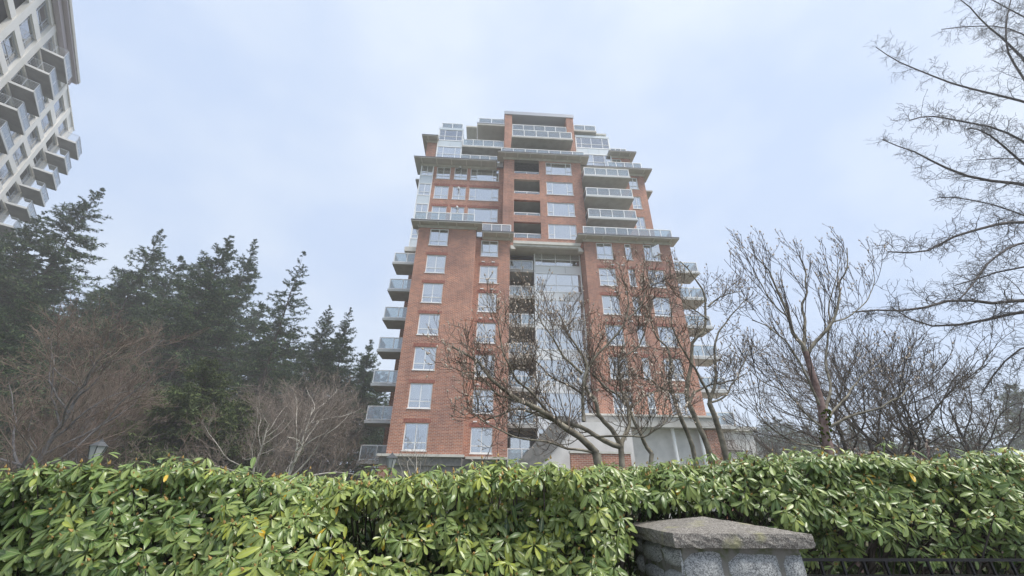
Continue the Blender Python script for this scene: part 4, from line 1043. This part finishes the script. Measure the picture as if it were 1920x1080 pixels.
def conifer(tipx, tipy, Y, key, h0, label, seed=1, spread=.2, dens=1.0, gap=0, mat='needle', rot=0, first=.12, tilt=(0, 0), wide=1.0, name='conifer', droop=.25, group=None):
    p = at(tipx, tipy, Y); h = p.z
    t = thing(name, (p.x-tilt[0]*h, p.y, 0), label, 'tree', group)
    a_, b_ = conifer_mesh(key, h0, seed, spread, dens, gap, mat, first, droop)
    link('trunk', a_, t, ORG[t.name]); o = link('crown', b_, t, ORG[t.name])
    t.scale = (h/h0*wide, h/h0*wide, h/h0); t.rotation_euler = (0, math.atan(tilt[0]), rot)
    return t
K1 = dict(key='a', h0=30, seed=3, spread=.20, dens=1.0)
K2 = dict(key='b', h0=30, seed=8, spread=.205, dens=1.0, gap=.22)
K3 = dict(key='c', h0=30, seed=14, spread=.16, dens=.75, gap=.45)
K4 = dict(key='d', h0=20, seed=21, spread=.24, dens=1.1)
conifer(193, 356, 38, **K2, label='tallest feathery fir by the beige tower, its leaning tip against the sky', rot=.3, wide=1.05)
conifer(92, 402, 37, **K1, label='dark fir rising just below the beige tower balconies', rot=1.9)
conifer(20, 430, 40, **K1, label='dark fir at the far left edge behind the bare branches', rot=4.0, wide=1.2)
conifer(140, 470, 46, **K4, label='shorter dense fir between the two leftmost tall firs', rot=2.2)
conifer(302, 432, 42, **K2, label='fir with ragged tip, second tall one from the beige tower', rot=2.7)
conifer(345, 482, 47, **K4, label='short rounded fir tucked between the ragged and the broad fir', rot=.9)
conifer(428, 440, 40, **K1, label='broad dark fir with thick crown in the middle of the forest', rot=5.1, wide=1.15)
conifer(478, 450, 44, **K2, label='fir close beside the broad dark one, on its right', rot=3.4, wide=.9)
conifer(568, 474, 42, **K3, label='slender sparse fir standing alone with open branches', rot=1.2, wide=1.1)
conifer(622, 574, 50, **K1, label='left one of the twin firs beside the brick tower', rot=.6, wide=1.0)
conifer(658, 578, 52, **K2, label='right one of the twin firs beside the brick tower', rot=4.6, wide=.95)
conifer(240, 520, 52, **K4, label='fir filling the gap behind the ragged tipped fir', rot=3.9, wide=1.1)
conifer(520, 590, 52, **K4, label='low fir behind the slender sparse one', rot=5.5)
conifer(700, 640, 62, **K4, label='distant fir peeping out between the balconies and twin firs', rot=2.0)
conifer(400, 560, 55, **K4, label='low fir behind the broad dark one', rot=1.4, wide=1.2)
conifer(60, 560, 30, key='e', h0=14, seed=33, spread=.3, dens=1.3, label='bushy low fir at the left edge behind the reddish twigs', rot=.4, wide=1.2)
conifer(400, 675, 27, key='f', h0=9, seed=41, spread=.50, dens=2.6, mat='cedar', label='squat drooping cedar, greener than the forest behind it', rot=.4, first=.05, droop=.5, name='cedar_tree')
conifer(470, 740, 30, key='f', h0=9, seed=41, spread=.50, dens=2.6, mat='cedar', label='small cedar at the right foot of the squat drooping cedar', rot=2.4, first=.05, droop=.5, name='cedar_tree')
conifer(230, 640, 36, key='e', h0=14, seed=33, spread=.3, dens=1.3, label='bushy low fir behind the squat drooping cedar', rot=2.9, wide=1.3)
# far right
conifer(1895, 722, 62, key='f', h0=9, seed=41, spread=.50, dens=2.6, mat='cedar', label='dark hazy fir standing alone at the lower right edge', rot=1.1, wide=.8, first=.05, droop=.5)
conifer(1960, 715, 66, key='f', h0=9, seed=41, spread=.50, dens=2.6, mat='cedar', label='second dark fir cut by the right edge of the view', rot=3.1, wide=.8, first=.05, droop=.5)
for i, (px_, py_, Y_) in enumerate(((1398, 800, 95), (1428, 788, 100), (1455, 782, 92), (1482, 792, 98), (1512, 797, 104), (1590, 795, 100), (1640, 800, 96), (1700, 802, 104), (1760, 800, 100), (1815, 805, 97))):
    conifer(px_, py_, Y_, key='e', h0=14, seed=33, spread=.3, dens=1.3, rot=i*1.3, wide=1.6,
            label='distant grey green fir of the far treeline, number %s from the annexe' % ['one', 'two', 'three', 'four', 'five', 'six', 'seven', 'eight', 'nine', 'ten'][i], group='far treeline firs')

BACK = ['below the lowest beige tower balconies', 'between the two leftmost tall firs', 'below the tallest feathery fir', 'left of the ragged tipped fir', 'directly under the ragged tipped fir', 'left of the broad dark fir', 'under the broad dark fir',
        'right of the broad dark fir', 'left of the slender sparse fir', 'right of the slender sparse fir', 'under the left twin fir', 'under the right twin fir', 'between the twin firs and the balconies', 'through the lowest balconies of the brick tower']
for i, (px_, py_, Y_, w_) in enumerate(((50, 475, 60, 1.5), (120, 515, 62, 1.5), (185, 545, 64, 1.5), (255, 515, 66, 1.5), (318, 555, 62, 1.5), (375, 495, 68, 1.5), (445, 515, 64, 1.5), (500, 575, 66, 1.5), (545, 618, 60, 1.5), (590, 628, 68, 1.5), (640, 628, 64, 1.5), (682, 668, 66, 1.5), (720, 698, 70, 1.5), (765, 738, 72, 1.5))):
    conifer(px_, py_, Y_, **K4, rot=i*2.1, wide=w_, label='back row fir seen '+BACK[i], group='firs in the back row of the forest')
# bare woodland in front of the firs
BT = [(18, 20, 11.5, 51, ('bark_grey', 'twig_red'), .12, 'pale branched bare tree leaning in at the left edge'),
      (75, 24, 9.5, 52, ('bark_grey', 'twig_red'), .08, 'reddish twigged bare tree at far left above the hedge'),
      (130, 22, 7.0, 53, ('bark_grey', 'twig_red'), .05, 'low reddish bare tree left of the street lantern'),
      (215, 27, 8.0, 52, ('bark_grey', 'twig_red'), .05, 'reddish bare tree just behind the street lantern'),
      (290, 33, 9.0, 54, ('bark_grey', 'twig_brown'), .0, 'bare tree with brown twigs behind the drooping cedar'),
      (465, 26, 8.5, 55, ('bark_pale', 'twig_brown'), .0, 'bare tree with pale forked stems right of the cedar'),
      (520, 24, 9.5, 56, ('bark_pale', 'twig_brown'), .06, 'bare tree with the palest leaning stems in the middle of the wood'),
      (530, 31, 10.5, 54, ('bark_grey', 'twig_brown'), .0, 'tall bare tree below the slender sparse fir'),
      (560, 27, 8.5, 57, ('bark_grey', 'twig_brown'), .0, 'bare tree with many upright stems below the twin firs'),
      (590, 30, 7.5, 55, ('bark_grey', 'twig_red'), .0, 'reddish bare tree nearest the balconies of the brick tower'),
      (628, 42, 9.0, 56, ('bark_grey', 'twig_brown'), .0, 'bare tree behind the lowest balconies of the brick tower'),
      (350, 38, 10.5, 53, ('bark_grey', 'twig_brown'), .0, 'bare tree deep in the forest behind the cedar'),
      (150, 33, 12.0, 57, ('bark_grey', 'twig_red'), .0, 'taller reddish bare tree behind the street lantern'),
      (20, 34, 13.0, 54, ('bark_grey', 'twig_red'), .0, 'tall reddish bare tree behind the leaning pale one'),
      (440, 36, 11.5, 57, ('bark_grey', 'twig_brown'), .0, 'bare tree rising behind the right side of the cedar')]
for i, (px_, Y_, h_, sd, mm_, ln_, lab) in enumerate(BT):
    x_, y_ = ground_at(px_, Y_)
    bare_tree('bare_tree', lab, None, x_, y_, 10.0, sd, mats=mm_, lean=(ln_, 0), wide=(30, 80), n1=14, n2=8, n3=7, n4=2, rot=i*1.1 if ln_ < .1 else 0, scale=h_/10.0, key=(sd, ln_ >= .1), low=.12)
x_, y_ = ground_at(776, 17)
bare_tree('sapling', 'thin twin stemmed sapling in front of the lowest left brick tower window', None, x_, y_, 4.2, 61, mats=('bark_pale', 'bark_mag'), n1=8, n2=5, n3=3, low=.45)

# undergrowth that closes the foot of the wood
def under(n, g, xr, yr, hr):
    P0 = np.empty((n, 5, 3)); 
    for i in range(n):
        x = g.uniform(*xr); y = g.uniform(*yr); h = g.uniform(*hr); dx, dy = g.normal(size=2)*.35*h
        P0[i] = np.linspace([x, y, 0], [x+dx, y+dy, h], 5)
    R0 = np.tile(np.linspace(.03, .012, 5), (n, 1)); A1 = spawn(P0, R0, 7, (25, 60), (.8, 1.8), .6, up=.2, npts=5, wob=.2, tmin=.2, tip=.008, g=g)
    A2 = spawn(*A1, 5, (25, 60), (.3, .8), .7, up=.1, npts=4, wob=.2, tmin=.2, tip=.007, g=g)
    return join([tubes(P0, R0, 3), tubes(*A1, 3), tubes(*A2, 3)])
g_ = np.random.default_rng(77)
V, Fc = under(700, g_, (-46, -15.5), (22, 44), (2.0, 6.0)); link('undergrowth', np_mesh('undergrowth', V, Fc, M['twig_red']), None, (0, 0, 0), kind='stuff', label='tangled reddish brush filling the foot of the wood')
V, Fc = under(260, g_, (20, 60), (38, 60), (1.5, 4.0)); link('undergrowth', np_mesh('undergrowth', V, Fc, M['twig_brown']), None, (0, 0, 0), kind='stuff', label='brown brush on the far ground right of the tower')

# ------------------------------------------------------------------ street lanterns
def lantern(px_, py_, Y, s, label):
    top = at(px_, py_, Y)
    base = Vector((top.x, top.y, 0)); t = thing('street_lantern', base, label, 'lantern', None)
    z = top.z; x, y = top.x, top.y
    b = MB(); b.cyl((x, y), .075*s, .06*s, 0, .5, 10); b.cyl((x, y), .04*s, .032*s, .5, z-.52*s, 10); b.cyl((x, y), .07*s, .05*s, z-.56*s, z-.50*s, 10); b.build('post', M['lampmetal'], t)
    b = MB(); b.cyl((x, y), .10*s, .185*s, z-.49*s, z-.17*s, 6); b.build('lantern_glass', M['lampglass'], t)
    b = MB()
    for i in range(6):
        a0 = 2*math.pi*i/6; p0 = Vector((x+.102*s*math.cos(a0), y+.102*s*math.sin(a0), z-.49*s)); p1 = Vector((x+.188*s*math.cos(a0), y+.188*s*math.sin(a0), z-.17*s)); w = .008*s
        b.poly([p0+Vector((-w, -w, 0)), p0+Vector((w, -w, 0)), p1+Vector((w, -w, 0)), p1+Vector((-w, -w, 0))]); b.poly([p0+Vector((w, w, 0)), p0+Vector((w, -w, 0)), p1+Vector((w, -w, 0)), p1+Vector((w, w, 0))])
    b.build('glazing_bars', M['lampmetal'], t)
    b = MB(); b.cyl((x, y), .215*s, .07*s, z-.17*s, z-.055*s, 6); b.cyl((x, y), .05*s, .04*s, z-.055*s, z-.02*s, 8); b.cyl((x, y), .02*s, .008*s, z-.02*s, z+.03*s, 8); b.build('lantern_cap', M['lampmetal'], t)
lantern(736, 849, 14.0, .95, 'grey lantern on its post before the left foot of the brick tower')
lantern(192, 824, 10.0, .85, 'faint lantern with dark cap among the reddish trees at left')

# ------------------------------------------------------------------ stone pillar with cap
PL = thing('stone_pillar', (1.23, 2.38, 0), 'grey granite gate pillar with low pyramid cap at the bottom edge', 'pillar')
cx0, cx1, cy0, cy1 = .885, 1.560, 2.105, 2.84
zt_, zb_ = Z(-.150), Z(-.207)
def granite(name, c0, c1, c2, sc1, rough=.85, moss=False):
    mt = new_mat(name, c0, rough, .2); t = mt.node_tree; b = t.nodes['Principled BSDF']; N = t.nodes.new; K = t.links.new
    g = N('ShaderNodeNewGeometry'); v = N('ShaderNodeTexVoronoi'); v.inputs['Scale'].default_value = sc1; K(g.outputs['Position'], v.inputs['Vector'])
    n = N('ShaderNodeTexNoise'); n.inputs['Scale'].default_value = sc1*.12; n.inputs['Detail'].default_value = 8; n.inputs['Roughness'].default_value = .7; K(g.outputs['Position'], n.inputs['Vector'])
    sp = N('ShaderNodeSeparateColor'); K(v.outputs['Color'], sp.inputs[0])
    ad = N('ShaderNodeMath'); ad.operation = 'MULTIPLY_ADD'; ad.inputs[1].default_value = .55; K(sp.outputs[0], ad.inputs[0]); 
    m2 = N('ShaderNodeMath'); m2.operation = 'MULTIPLY'; m2.inputs[1].default_value = .6; K(n.outputs['Fac'], m2.inputs[0]); K(m2.outputs[0], ad.inputs[2])
    r = N('ShaderNodeValToRGB'); e = r.color_ramp.elements; e[0].position = .2; e[0].color = (*c0, 1); e[1].position = .82; e[1].color = (*c2, 1); q = e.new(.5); q.color = (*c1, 1)
    K(ad.outputs[0], r.inputs[0]); last = r.outputs[0]
    if moss:
        n2 = N('ShaderNodeTexNoise'); n2.inputs['Scale'].default_value = 7; n2.inputs['Detail'].default_value = 5; K(g.outputs['Position'], n2.inputs['Vector'])
        r2 = N('ShaderNodeValToRGB'); r2.color_ramp.elements[0].position = .56; r2.color_ramp.elements[1].position = .72; K(n2.outputs['Fac'], r2.inputs[0])
        mx_ = N('ShaderNodeMix'); mx_.data_type = 'RGBA'; K(r2.outputs[0], mx_.inputs[0]); K(last, mx_.inputs[6]); mx_.inputs[7].default_value = (.30, .29, .16, 1); last = mx_.outputs[2]
    K(last, b.inputs['Base Color'])
    bp = N('ShaderNodeBump'); bp.inputs['Strength'].default_value = .7; bp.inputs['Distance'].default_value = .006; K(ad.outputs[0], bp.inputs['Height']); K(bp.outputs[0], b.inputs['Normal'])
    return mt
M['cap'] = granite('weathered_cap', (.085, .075, .065), (.165, .15, .135), (.33, .31, .28), 260, moss=True)
M['granite'] = granite('rough_granite', (.06, .062, .065), (.26, .265, .265), (.50, .51, .50), 260)
M['mortar'] = new_mat('mortar', (.20, .19, .17), .95, noise=(18, (.10, .115, .06), .45, .62), bump=(60, .8, .01))
import bmesh
bm = bmesh.new()
NX, NY = 26, 20
def cap_z(u_, v_):
    d = min(u_, 1-u_)*2; e = min(v_, 1-v_)*2; return zt_ + .056*min(d, e)
grid = [[bm.verts.new((cx0+(cx1-cx0)*i/NX, cy0+(cy1-cy0)*j/NY, cap_z(i/NX, j/NY)+rng.normal()*.0010)) for j in range(NY+1)] for i in range(NX+1)]
for i in range(NX):
    for j in range(NY): bm.faces.new((grid[i][j], grid[i+1][j], grid[i+1][j+1], grid[i][j+1]))
loop = [grid[i][0] for i in range(NX+1)]+[grid[NX][j] for j in range(1, NY+1)]+[grid[i][NY] for i in range(NX-1, -1, -1)]+[grid[0][j] for j in range(NY-1, 0, -1)]
prev = loop
for k in range(1, 5):
    z_ = zt_+(zb_-zt_)*k/4
    cur = []
    for v in loop:
        ins = .004 if k == 1 else .0
        cx_, cy_ = (cx0+cx1)/2, (cy0+cy1)/2
        dx_ = (v.co.x-cx_)*(1.006 if k < 4 else .998)-(v.co.x-cx_); dy_ = (v.co.y-cy_)*(1.006 if k < 4 else .998)-(v.co.y-cy_)
        cur.append(bm.verts.new((v.co.x+dx_+rng.normal()*.0017, v.co.y+dy_+rng.normal()*.0017, z_+rng.normal()*.0016)))
    for i in range(len(loop)):
        j = (i+1) % len(loop); bm.faces.new((prev[i], cur[i], cur[j], prev[j]))
    prev = cur
bm.faces.new(prev[::-1])
bmesh.ops.recalc_face_normals(bm, faces=bm.faces)
me = bpy.data.meshes.new('cap_stone'); bm.to_mesh(me); bm.free(); me.materials.append(M['cap'])
for vtx in me.vertices: vtx.co -= ORG[PL.name]
link('cap_stone', me, PL, ORG[PL.name])
px0, px1, py0, py1 = cx0+.05, cx1-.05, cy0+.05, cy1-.05
MB().box(px0, px1, py0, py1, 0, zb_-.001).build('mortar_core', M['mortar'], PL)
def stone(a0, a1, z0, z1, face):
    """rough block: a = along the face, bulging outwards"""
    b = MB(); n = 4; V = []
    def P(a, d, z):
        if face == 'f': return (a, py0-d, z)
        if face == 'l': return (px0-d, a, z)
        return (px1+d, a, z)
    w, h = a1-a0, z1-z0; j = lambda s: rng.normal()*s
    rows_ = []
    for iz in range(n+1):
        row = []
        for ia in range(n+1):
            ua, uz_ = ia/n, iz/n
            ed = min(ua, 1-ua, uz_, 1-uz_)
            d = -.006 if ed == 0 else .015+.008*ed*4+j(.0050)
            ca = 1-.05*(abs(uz_-.5)*2)**4; cz = 1-.05*(abs(ua-.5)*2)**4
            row.append(P(a0+w/2+(ua-.5)*w*ca+j(.0022), d, z0+h/2+(uz_-.5)*h*cz+j(.0022)))
        rows_.append(row)
    nn = len(b.v)
    for r_ in rows_: b.v += r_
    for iz in range(n):
        for ia in range(n):
            q = nn+iz*(n+1)+ia; f = (q, q+1, q+n+2, q+n+1); b.f.append(f if face != 'l' else f[::-1])
    b.build('stone', M['granite'], PL, P((a0+a1)/2, 0, (z0+z1)/2), smooth=True)
zc = zb_-.003; 
while zc > .05:
    hh = rng.uniform(.15, .21); z0 = max(zc-hh, .01)
    for face, (a0, a1) in (('f', (px0-.012, px1+.012)), ('l', (py0, py1)), ('r', (py0, py1))):
        a = a0
        while a < a1-.04:
            w = rng.uniform(.15, .30); e = min(a+w, a1)
            if a1-e < .09: e = a1
            if face != 'f' and rng.random() < .5: zm = z0+(zc-z0)*rng.uniform(.4, .6); stone(a+.004, e-.004, z0+.004, zm-.004, face); stone(a+.004, e-.004, zm+.004, zc-.004, face)
            else: stone(a+.004, e-.004, z0+.004, zc-.004-abs(rng.normal())*.01, face)
            a = e
    zc = z0

# ------------------------------------------------------------------ black iron fence beside the pillar
def fence(x0, x1, y, label):
    t = thing('iron_fence', ((x0+x1)/2, y, 0), label, 'fence')
    za = at(1700, 1047, y).z; zb2 = at(1700, 1078, y).z
    MB().box(x0, x1, y-.009, y+.009, za-.012, za).build('rail', M['iron'], t, (x0, y, za))
    MB().box(x0, x1, y-.016, y+.016, zb2-.035, zb2).build('rail', M['iron'], t, (x0, y, zb2))
    MB().box(x0, x1, y-.016, y+.016, .16, .195).build('rail', M['iron'], t, (x0, y, .16))
    n = int((x1-x0)/.115)
    me_ = None
    for i in range(n):
        x = x0+.05+i*.115
        if me_ is None:
            o = MB().box(x-.005, x+.005, y-.006, y+.006, .0, za-.013).build('picket', M['iron'], t, (x, y, 0)); me_ = o.data
        else: link('picket', me_, t, (x, y, 0))
fence(1.55, 5.2, 2.31, 'black iron picket fence running right from the stone pillar under the hedge')

# ------------------------------------------------------------------ rhododendron hedge
HX = [-6, -2.5, -2.0, -1.35, -.8, -.27, .27, .83, 1.37, 1.87, 2.55, 3.25, 6]
HZ = [-.06, -.04, .04, .045, .01, .04, .065, .11, .14, .16, .185, .20, .21]
HYc = [(-6, 2.08), (-2, 2.10), (0, 2.12), (.55, 2.16), (.95, 2.60), (1.5, 2.62), (1.72, 2.34), (6, 2.36)]
def h_top(x): return np.interp(x, HX, HZ)+CZ
def h_front(x): return np.interp(x, [a for a, _ in HYc], [b_ for _, b_ in HYc])
g_ = np.random.default_rng(101)
HG = thing('hedge', (0, 2.8, 0), 'long rhododendron hedge with drooping green leaf rosettes behind the stone pillar', 'hedge')
def nfield(x, z, f=1.0):
    return np.sin(x*3.1*f+1.3)*.5+np.sin(z*5.3*f+x*1.7)*.5+np.sin(x*7.7*f+z*4.1)*.35
def leaf_template():
    t = np.array([0, .12, .34, .62, .86, 1.0]); w = np.array([.06, .26, .72, 1.0, .78, .14])
    rows_ = []
    for a, b_ in zip(t, w):
        for s in (-1, -.5, 0, .5, 1): rows_.append((a, s*b_*.5, abs(s)*.10*b_))
    V = np.array(rows_); rib = np.tile([0, .5, 1, .5, 0], 6)
    Fc = []
    for i in range(5):
        for j in range(4): q = i*5+j; Fc.append((q, q+5, q+6, q+1))
    return V, np.array(Fc), rib
LV, LF, LRIB = leaf_template()
def leaves_mesh(base, d, nrm, L_, W_, curl):
    """base/d/nrm (N,3); curl bends the leaf down along its length"""
    side = norm(np.cross(nrm, d)); nrm = np.cross(d, side)
    x = LV[:, 0][None]*L_[:, None]; y = LV[:, 1][None]*W_[:, None]; z = LV[:, 2][None]*W_[:, None]*1.0 - curl[:, None]*(LV[:, 0][None]**2)*L_[:, None]
    V = base[:, None]+x[..., None]*d[:, None]+y[..., None]*side[:, None]+z[..., None]*nrm[:, None]
    return V                                  # (N, 30, 3)
# rosette positions on the skin of the hedge
def rosettes(n, kind):
    x = g_.uniform(-4.6, 5.2, n); yf = h_front(x); zt = h_top(x)
    if kind == 'front':
        s = g_.random(n); z = zt-.03-s*1.05
        bulge = .14*np.sin(np.clip(s, 0, 1)*3.0)
        y = yf+.18-bulge+.16*nfield(x, z)+g_.normal(size=n)*.035
        N_ = np.stack([g_.normal(size=n)*.35, -np.ones(n), .75+g_.normal(size=n)*.25-s*.25], 1)
        # right of the pillar the lower half of the hedge is hollow and dark
        keep = np.where(x > .7, (z-(zt-.48))/.48+.22 > g_.random(n)*.9, np.where(x > .2, (z-(zt-.75))/.7+.25 > g_.random(n), (nfield(x, z, 1.6) > -1.15)))
        y = np.where((x > .7) & (z < zt-.32), y+.16, y)
        inpil = (x > cx0-.10) & (x < cx1+.08) & (y < cy1+.08) & (z < zt_+.115)
        keep &= ~inpil
    else:
        y = yf+.12+g_.random(n)**1.3*1.4; z = zt+.02-.06*((y-yf)-.3)**2+.035*nfield(x, y*2)+g_.normal(size=n)*.028
        N_ = np.stack([g_.normal(size=n)*.3, -.45+g_.normal(size=n)*.3, np.ones(n)], 1)
        keep = np.ones(n, bool)
    return np.stack([x, y, z], 1)[keep], norm(N_)[keep]
A1, B1 = rosettes(7000, 'front'); A2, B2 = rosettes(5600, 'top')
C_ = np.concatenate([A1, A2]); AX_ = np.concatenate([B1, B2])
# a few shoots stick up above the clipped top
for (px_, py_, Y_) in ((322, 868, 2.35), (250, 872, 2.6), (120, 885, 2.5), (455, 872, 2.4), (905, 865, 2.5), (820, 872, 2.4), (1030, 868, 2.3), (1500, 842, 2.5), (1660, 828, 2.5), (680, 880, 2.4), (580, 885, 2.5), (735, 878, 2.45)):
    p = at(px_, py_, Y_); C_ = np.vstack([C_, [[p.x, p.y, p.z]]]); AX_ = np.vstack([AX_, norm(np.array([[g_.normal()*.25, -.2, 1.]]))])
NR = len(C_)
nl = g_.integers(8, 13, NR); i = np.repeat(np.arange(NR), nl); K_ = len(i)
ax = AX_[i]; ref = norm(np.cross(ax, np.array([.3, .2, 1.])+0*ax)); bi = np.cross(ax, ref)
ph = (np.concatenate([np.arange(n) for n in nl])*2.399+np.repeat(g_.random(NR)*6.28, nl))+g_.normal(size=K_)*.30
el = np.radians(g_.normal(14, 17, K_)-np.concatenate([np.arange(n) for n in nl])*2.0)
rad_ = np.cos(ph)[:, None]*ref+np.sin(ph)[:, None]*bi
d = norm(rad_*np.cos(el)[:, None]+ax*np.sin(el)[:, None]+np.array([0, 0, -.52]))
nrm = norm(ax-d*np.sum(ax*d, -1, keepdims=True)+g_.normal(size=(K_, 3))*.10)
sz = np.repeat(np.clip(g_.normal(.058, .010, NR), .038, .080), nl)*(.58+.60*g_.random(K_))
base = C_[i]+d*.010+ax*(g_.normal(size=K_)*.006)[:, None]
wid = sz*g_.uniform(.27, .38, K_); curl = g_.uniform(.0, .50, K_)
warm = .58+.14*np.exp(-((C_[:, 0]+.15)/1.0)**2)-.06*(C_[:, 0] < -1.4)
tint = np.clip(np.repeat(warm+g_.normal(size=NR)*.10, nl)+g_.normal(size=K_)*.09, 0, .93)
# light yellowish patches and a few old yellow leaves hanging low in the rosettes
yel = (g_.random(K_) < np.where((C_[i, 0] > -1.1) & (C_[i, 0] < -.2), .035, .005)) & (el < .1)
tint = np.where(yel, 1.0, tint)
# inner foliage: leaves deeper in the hedge, tinted dark to stand for shade
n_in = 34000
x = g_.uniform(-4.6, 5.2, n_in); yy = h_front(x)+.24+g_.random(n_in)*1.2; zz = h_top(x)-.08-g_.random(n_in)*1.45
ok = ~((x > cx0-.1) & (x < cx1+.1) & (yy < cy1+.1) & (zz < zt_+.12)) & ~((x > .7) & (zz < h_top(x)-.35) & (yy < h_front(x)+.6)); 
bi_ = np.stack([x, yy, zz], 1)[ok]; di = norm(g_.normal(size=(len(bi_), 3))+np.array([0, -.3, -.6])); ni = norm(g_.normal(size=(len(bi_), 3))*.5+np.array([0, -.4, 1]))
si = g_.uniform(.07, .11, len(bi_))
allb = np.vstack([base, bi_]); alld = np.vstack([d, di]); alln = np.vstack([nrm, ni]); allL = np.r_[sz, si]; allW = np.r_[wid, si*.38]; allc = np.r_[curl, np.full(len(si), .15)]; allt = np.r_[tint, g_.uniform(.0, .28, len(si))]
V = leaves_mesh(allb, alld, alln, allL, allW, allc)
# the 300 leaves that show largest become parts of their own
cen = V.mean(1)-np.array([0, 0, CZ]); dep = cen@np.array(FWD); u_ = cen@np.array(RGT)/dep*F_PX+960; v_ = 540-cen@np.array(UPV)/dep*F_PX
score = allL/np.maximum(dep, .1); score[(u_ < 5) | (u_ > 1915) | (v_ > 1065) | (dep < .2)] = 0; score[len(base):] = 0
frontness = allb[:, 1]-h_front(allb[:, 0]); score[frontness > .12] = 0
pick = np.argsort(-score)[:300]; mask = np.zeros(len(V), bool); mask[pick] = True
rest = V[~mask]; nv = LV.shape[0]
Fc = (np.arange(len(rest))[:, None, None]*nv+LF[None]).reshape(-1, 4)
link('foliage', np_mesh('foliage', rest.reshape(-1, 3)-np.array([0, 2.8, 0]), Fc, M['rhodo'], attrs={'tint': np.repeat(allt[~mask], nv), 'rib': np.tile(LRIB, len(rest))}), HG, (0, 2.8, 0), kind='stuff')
variants = {}
for q in pick:
    tk = round(float(allt[q]), 1); ck = round(float(allc[q])/.1)*.1
    if (tk, ck) not in variants:
        z_ = LV[:, 2]*.39-ck*LV[:, 0]**2
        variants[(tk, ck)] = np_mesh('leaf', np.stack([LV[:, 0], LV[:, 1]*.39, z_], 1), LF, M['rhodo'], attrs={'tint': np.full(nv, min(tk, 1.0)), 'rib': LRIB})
    side = norm(np.cross(alln[q], alld[q])); n2_ = np.cross(alld[q], side)
    o = bpy.data.objects.new('leaf', variants[(tk, ck)]); col.objects.link(o); o.parent = HG
    mw = Matrix(((alld[q][0], side[0], n2_[0]), (alld[q][1], side[1], n2_[1]), (alld[q][2], side[2], n2_[2]))).to_4x4() @ Matrix.Scale(float(allL[q]), 4)
    mw.translation = Vector(allb[q])-ORG[HG.name]
    o.matrix_basis = mw
# buds in the rosette centres and woody stems inside
P = np.stack([C_-AX_*.01, C_+AX_*.012], 1); V, Fc = buds(P[::2], .02, g_); link('buds', np_mesh('buds', V-np.array([0, 2.8, 0]), Fc, M['bud_green'], smooth=False), HG, (0, 2.8, 0), kind='stuff')
sel = g_.permutation(NR)[:1500]; st = C_[sel]; e0 = st.copy(); e0[:, 1] += .35+g_.random(len(sel))*.3; e0[:, 2] -= .35+g_.random(len(sel))*.3; e0[:, 2] = np.maximum(e0[:, 2], .02)
mid = (st+e0)/2+g_.normal(size=st.shape)*.04; P = np.stack([e0, mid, st], 1); Rd = np.tile([.008, .005, .003], (len(sel), 1))
nn = 60; xs_ = np.linspace(-4.5, 5.1, nn)+g_.normal(size=nn)*.05; P2 = np.stack([np.stack([xs_, h_front(xs_)+.75, 0*xs_], 1), np.stack([xs_+g_.normal(size=nn)*.1, h_front(xs_)+.65, 0*xs_+.6], 1), np.stack([xs_+g_.normal(size=nn)*.25, h_front(xs_)+.5, h_top(xs_)-.25], 1)], 1)
V, Fc = join([tubes(P, Rd, 4), tubes(P2, np.tile([.03, .02, .01], (nn, 1)), 6)]); link('stems', np_mesh('stems', V-np.array([0, 2.8, 0]), Fc, M['bark_dark']), HG, (0, 2.8, 0), kind='stuff')

print('tris', sum(len(o.data.loops)-2*len(o.data.polygons) for o in sc.objects if o.type == 'MESH'))

hz_ = MB().box(-110, 75, -14, 122, -1.0, 62).build('haze', bpy.data.materials.new('haze_air'))
props(hz_, kind='stuff')
hm = hz_.data.materials[0]; hm.use_nodes = True; hm.node_tree.nodes.clear()
pv = hm.node_tree.nodes.new('ShaderNodeVolumePrincipled'); pv.inputs['Color'].default_value = (.95, .96, .99, 1); pv.inputs['Density'].default_value = HAZE; pv.inputs['Anisotropy'].default_value = .2
ho = hm.node_tree.nodes.new('ShaderNodeOutputMaterial'); hm.node_tree.links.new(pv.outputs[0], ho.inputs['Volume'])
sc.cycles.volume_bounces = 1
